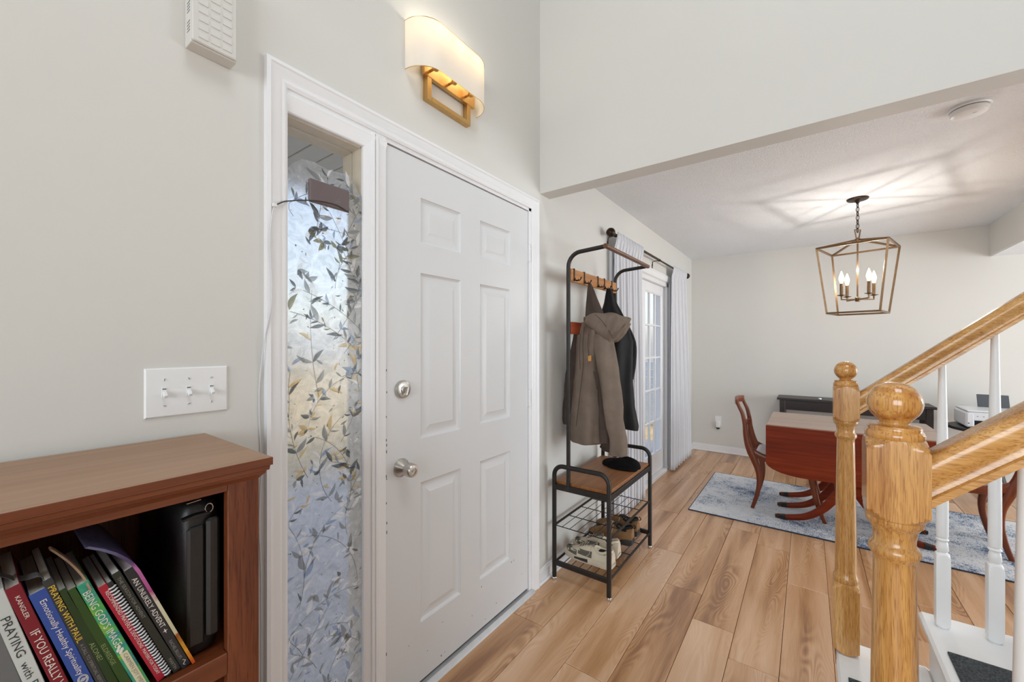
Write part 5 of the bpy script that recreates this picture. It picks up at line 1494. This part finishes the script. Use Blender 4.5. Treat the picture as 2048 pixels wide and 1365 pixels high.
ch1 = chair((3.995, 0.362, 0.0085), 0.0, 'mahogany dining chair with sabre legs at the window end of the table')
copy_tree(ch1, loc=(3.99, -1.015, 0.0085), rotz=PI, label='mahogany dining chair at the stair end of the table, seen between the balusters')

CT = thing('console_table', (5.42, -0.335, 0.0), 'espresso brown console table against the back wall', 'console table')
MB().box(5.255, 5.575, -0.955, 0.268, 0.745, 0.768, 0.003).build('top', M['espresso'], CT)
MB().box(5.285, 5.55, -0.90, 0.22, 0.640, 0.745, 0.002).build('apron', M['espresso'], CT)
for x in (5.275, 5.515):
    for y in (-0.935, 0.195): MB().box(x, x + 0.05, y, y + 0.05, 0.0, 0.745, 0.003).build('leg', M['espresso'], CT)
MB().box(5.29, 5.55, -0.91, 0.22, 0.16, 0.18, 0.002).build('lower_shelf', M['espresso'], CT)
MB().lathe([(0.0, 0.0), (0.012, 0.0), (0.016, 0.006), (0.015, 0.014), (0.008, 0.018), (0, 0.019)], (5.30, -0.105, 0.768), n=16).build('silver_trinket', M['chrome'], label='tiny silver trinket on the espresso console table', cat='trinket')

SD_ = thing('side_table', (5.24, -1.33, 0.0), 'round black side table under the white printer', 'side table')
MB().lathe([(0.0, 0.598), (0.300, 0.598), (0.318, 0.604), (0.320, 0.615), (0.316, 0.626), (0.305, 0.630), (0.0, 0.630)], (5.24, -1.33, 0), n=48).build('top', M['blacktop'], SD_, smooth=40)
MB().lathe([(0.0, 0.10), (0.03, 0.10), (0.035, 0.16), (0.022, 0.22), (0.026, 0.35), (0.034, 0.45), (0.022, 0.52), (0.05, 0.575), (0.06, 0.598), (0, 0.598)], (5.24, -1.33, 0), n=24).build('pedestal', M['blacktop'], SD_, smooth=50)
for k in range(3):
    a_ = 0.4 + k * 2 * PI / 3
    MB().sweep(smooth_path([(5.24 + r * math.cos(a_), -1.33 + r * math.sin(a_), z_) for r, z_ in ((0.02, 0.15), (0.10, 0.13), (0.19, 0.06), (0.25, 0.013))], 4), (-math.sin(a_), math.cos(a_), 0), 0.026, 0.026).build('leg', M['blacktop'], SD_)
PR = thing('printer', (5.22, -1.30, 0.630), 'white inkjet printer with grey paper tray on the round black table', 'printer')
pb = MB()
pb.box(5.05, 5.40, -1.140, -1.085, 0.640, 0.768, 0.012); pb.box(5.05, 5.40, -1.515, -1.46, 0.640, 0.768, 0.012)
pb.box(5.052, 5.40, -1.50, -1.10, 0.700, 0.768, 0.004); pb.box(5.20, 5.40, -1.47, -1.13, 0.640, 0.705, 0.004)
pb.build('body', M['printer'], PR)
MB().box(5.055, 5.40, -1.505, -1.095, 0.770, 0.785, 0.006).build('scanner_lid', M['printer'], PR)
MB().box(5.058, 5.20, -1.462, -1.138, 0.634, 0.700).build('paper_slot', M['blackcloth'], PR, smooth=0)
MB().obox((5.40, -1.325, 0.835), ((0, 1, 0), (0.3, 0, 1), (1, 0, -0.3)), (0.095, 0.062, 0.004), 0.002).build('paper_tray', M['grey'], PR)
lg2 = MB()
for y in (-1.15, -1.185): lg2.box(5.0505, 5.053, y - 0.008, y, 0.735, 0.739)
lg2.build('button', M['grey'], PR)
MB().box(5.048, 5.0515, -1.107, -1.099, 0.672, 0.679).build('port', M['blackcloth'], PR)

ou = thing('wall_outlet', (5.6, 0.899, 0.33), 'white wall outlet plate low on the back wall near the corner', 'outlet')
MB().box(5.5955, 5.6, 0.864, 0.934, 0.336, 0.452, 0.0015).build('plate', M['white'], ou)
MB().box(5.5935, 5.596, 0.882, 0.916, 0.398, 0.430, 0.001).build('socket', M['white'], ou)
nl = thing('night_light', (5.58, 0.899, 0.29), 'small white plug-in night light with dark rounded bottom in the wall outlet', 'night light')
MB().box(5.562, 5.5935, 0.876, 0.922, 0.312, 0.392, 0.006).build('body', M['white'], nl)
MB().lathe([(0.0, 0.0), (0.012, 0.003), (0.021, 0.012), (0.023, 0.022), (0.0, 0.022)], (5.577, 0.899, 0.291), n=18).build('lens', M['rubber'], nl)

sd = thing('smoke_detector', (2.765, -0.605, 2.40), 'round white smoke detector on the dining room ceiling', 'smoke detector')
MB().lathe([(0.0, 0.0), (0.070, 0.0), (0.072, -0.008), (0.068, -0.012), (0.0, -0.012)], (2.765, -0.605, 2.44), n=40).build('base', M['white'], sd)
MB().lathe([(0.0, -0.0125), (0.062, -0.0125), (0.064, -0.020), (0.058, -0.034), (0.045, -0.040), (0.0, -0.041)], (2.765, -0.605, 2.44), n=40).build('cover', M['white'], sd)
MB().lathe([(0.060, -0.0118), (0.0625, -0.0118), (0.0625, -0.0150), (0.060, -0.0150)], (2.765, -0.605, 2.44), n=40, caps=False).build('vent_gap', M['grey'], sd)
MB().lathe([(0.0, -0.040), (0.008, -0.040), (0.007, -0.043), (0.0, -0.0432)], (2.745, -0.62, 2.44), n=14).build('test_button', M['white'], sd)

# chandelier
CX_, CY_ = 4.0, -0.305
cdl = thing('chandelier', (CX_, CY_, 1.57), 'bronze lantern cage chandelier with four lit candle bulbs over the dining table', 'chandelier')
MB().lathe([(0.0, 0.0), (0.066, 0.0), (0.066, -0.006), (0.060, -0.012), (0.020, -0.016), (0.012, -0.03), (0.006, -0.04), (0, -0.04)], (CX_, CY_, 2.44), n=36).build('canopy', M['bronze'], cdl)
chn = MB(); z = 2.405; k = 0
while z > 2.205:
    a_ = 0 if k % 2 == 0 else PI / 2
    lnk = []
    for q in range(14):
        t = 2 * PI * q / 14
        w_ = 0.0095 * math.cos(t)
        lnk.append((CX_ + w_ * math.cos(a_ - .6), CY_ + w_ * math.sin(a_ - .6), z - 0.016 + 0.0185 * math.sin(t)))
    chn.tube(lnk, 0.0024, n=6, closed=True)
    z -= 0.0315; k += 1
chn.tube([(CX_, CY_, 2.40), (CX_ + 0.003, CY_, 2.30), (CX_, CY_, 2.19)], 0.0014, n=6)
chn.build('chain', M['bronze'], cdl)
ang0 = math.radians(-15.5)
def cc_(h, z, q):
    a_ = ang0 + PI / 4 + q * PI / 2
    return Vector((CX_ + h * 1.41421 * math.cos(a_), CY_ + h * 1.41421 * math.sin(a_), z))
lpx = Vector((0.62, -0.785, 0))
lp = MB()
pts = [Vector((CX_, CY_, 2.140)) - lpx * 0.010, Vector((CX_, CY_, 2.205)) - lpx * 0.022, Vector((CX_, CY_, 2.205)) + lpx * 0.022, Vector((CX_, CY_, 2.140)) + lpx * 0.010]
for a_, b_ in zip(pts, pts[1:]): lp.tube([a_, b_], 0.0042, n=6)
lp.build('top_loop', M['bronze2'], cdl)
MB().lathe([(0.0, 2.11), (0.012, 2.11), (0.018, 2.122), (0.018, 2.134), (0.010, 2.144), (0, 2.146)], (CX_, CY_, 0), n=18).build('hub', M['bronze2'], cdl)
sq4 = [(-1, -1), (1, -1), (1, 1), (-1, 1)]
for q in range(4):
    for nm, a_, b_ in (('roof_bar', Vector((CX_, CY_, 2.130)), cc_(0.203, 2.070, q)), ('upper_bar', cc_(0.203, 2.070, q), cc_(0.203, 2.070, q + 1)), ('side_bar', cc_(0.203, 2.070, q), cc_(0.152, 1.578, q)), ('lower_bar', cc_(0.152, 1.578, q), cc_(0.152, 1.578, q + 1))):
        MB().tube([a_, b_], 0.0062, sec=sq4).build(nm, M['bronze2'], cdl, smooth=0)
MB().tube([(CX_, CY_, 2.115), (CX_, CY_, 1.68)], 0.0055, n=12).build('stem', M['bronze2'], cdl)
MB().lathe([(0.0, 1.664), (0.012, 1.664), (0.016, 1.670), (0.016, 1.694), (0.010, 1.700), (0, 1.70)], (CX_, CY_, 0), n=18).build('stem_hub', M['bronze2'], cdl)
FLAME = emit('candle_bulb', '#FFD08A', 14.0)
for q in range(4):
    a_ = ang0 + PI / 4 + q * PI / 2; r_ = 0.112
    px, py = CX_ + r_ * math.cos(a_), CY_ + r_ * math.sin(a_)
    ar = MB(); ar.tube([(CX_ + 0.014 * math.cos(a_), CY_ + 0.014 * math.sin(a_), 1.680), (px, py, 1.680), (px, py, 1.710)], 0.0045, sec=sq4)
    ao = ar.build('arm', M['bronze2'], cdl, smooth=0)
    MB().lathe([(0.0, 1.706), (0.008, 1.706), (0.026, 1.712), (0.027, 1.7145), (0.0, 1.7145)], (px, py, 0), n=20).build('drip_cup', M['bronze2'], ao)
    MB().lathe([(0.0, 1.7145), (0.0105, 1.7145), (0.0105, 1.802), (0.0, 1.803)], (px, py, 0), n=16).build('candle_sleeve', M['bronze2'], ao)
    MB().lathe([(0.0, 1.802), (0.0075, 1.803), (0.010, 1.815), (0.0155, 1.835), (0.0150, 1.850), (0.0090, 1.872), (0.0035, 1.890), (0.0, 1.897)], (px, py, 0), n=16).build('flame_bulb', FLAME, ao)
    ld = bpy.data.lights.new('chandelier_bulb', 'POINT'); ld.energy = 3.2; ld.color = (1.0, 0.94, 0.86); ld.shadow_soft_size = 0.012
    lo = bpy.data.objects.new('chandelier_bulb', ld); COL.objects.link(lo); lo.location = (px, py, 1.915)

# ---------------------------------------------------------------- outdoors
M['concrete'] = plain('porch_concrete', '#A9AAAE', 0.9, var=0.08, scale=6, bmp=0.2)
M['grass'] = plain('dry_lawn', '#9A8B66', 0.95, var=0.2, scale=3, c2='#B8A47A')
M['porchwood'] = plain('porch_ceiling_paint', '#B9B6AE', 0.7, var=0.03)
M['siding'] = plain('blue_grey_siding', '#B4C0CF', 0.7, var=0.05)
M['house'] = plain('beige_siding', '#D8CBAE', 0.8, var=0.05)
M['roof'] = plain('grey_shingles', '#6C6A68', 0.9, var=0.2, scale=30)
M['bark'] = plain('bark', '#4A4038', 0.95, var=0.2, scale=20)
M['twig'] = plain('dry_leaves', '#8A7A50', 0.9, var=0.3, scale=20)
MB().box(-14, 26, 1.345, 40, -0.30, -0.16).build('lawn', M['grass'], kind='structure', smooth=0)
MB().box(-3, 6.2, 1.345, 5.4, -0.2, -0.10).build('porch_floor', M['concrete'], kind='structure', smooth=0)
pc = MB().box(-1.2, 2.9, 1.345, 2.75, 2.375, 2.42).build('porch_ceiling', M['porchwood'], kind='structure', smooth=0)
for k in range(33):
    x = -1.2 + k * 0.1195
    MB().box(x + 0.004, x + 0.1155, 1.35, 2.75, 2.358, 2.3755, 0.003).build('board', M['porchwood'], pc)
MB().box(-1.2, 2.9, 2.75, 2.80, 2.25, 2.44).build('porch_beam', M['trim'], kind='structure', smooth=0)
# neighbouring house and fence seen through the patio door
hs = thing('neighbour_house', (14.0, 9.0, -0.16), 'beige house with grey roof beyond the patio door', 'house')
MB().box(11.5, 19, 7.2, 13, -0.16, 2.7).build('wall', M['house'], hs, smooth=0)
MB().prism([(6.7, 2.55), (6.7, 2.75), (10.1, 4.6), (13.5, 2.75), (13.5, 2.55)], lambda p_, q_, t_: (t_, p_, q_), 11.0, 19.5).build('roof', M['roof'], hs, smooth=0)
MB().box(11.46, 11.5, 8.3, 9.4, 0.9, 2.1).build('window', M['trim'], hs)
fn = thing('garden_fence', (7.6, 3.2, -0.16), 'blue-grey horizontal board fence outside the patio door', 'fence')
for k in range(8):
    MB().box(7.55, 7.575, 1.5, 5.6, -0.10 + k * 0.142, 0.035 + k * 0.142, 0.004).build('board', M['siding'], fn)
for y in (1.5, 2.5, 3.5, 4.5, 5.55):
    MB().box(7.575, 7.66, y, y + 0.09, -0.16, 1.12, 0.004).build('post', M['siding'], fn)
def tree(name, x, y, h, seed, label):
    r_ = random.Random(seed); t_ = thing(name, (x, y, -0.16), label, 'tree', 'bare trees outside')
    tr = MB(); tw = MB()
    def grow(p_, d_, L, rad, lev):
        q = p_ + d_ * L; mid = p_ + d_ * L * 0.5 + Vector((r_.uniform(-.06, .06), r_.uniform(-.06, .06), 0)) * L
        (tr).tube([p_, mid, q], [rad, rad * 0.85, rad * 0.65], n=6)
        if lev == 0:
            for _ in range(5):
                c = q + Vector((r_.uniform(-.25, .25), r_.uniform(-.25, .25), r_.uniform(-.25, .25))); s_ = r_.uniform(0.03, 0.07)
                u_ = Vector((r_.uniform(-1, 1), r_.uniform(-1, 1), r_.uniform(-1, 1))).normalized(); w_ = u_.orthogonal().normalized()
                tw.add([c - u_ * s_, c + w_ * s_ * .5, c + u_ * s_, c - w_ * s_ * .5], [(0, 1, 2, 3)])
            return
        for _ in range(3):
            nd = (d_ + Vector((r_.uniform(-.7, .7), r_.uniform(-.7, .7), r_.uniform(-.1, .5)))).normalized()
            grow(q, nd, L * r_.uniform(0.62, 0.8), rad * 0.62, lev - 1)
    grow(Vector((x, y, -0.16)), Vector((0, 0, 1)), h * 0.28, h * 0.025, 4)
    tr.build('branches', M['bark'], t_, smooth=60); tw.build('dry_leaf', M['twig'], t_, smooth=0, recalc=False, kind='stuff')
tree('bare_tree', 9.3, 3.6, 4.5, 5, 'bare tree beyond the fence, seen through the patio door')
tree('bare_tree', 9.0, 9.0, 5.2, 8, 'second bare tree farther back beyond the fence')
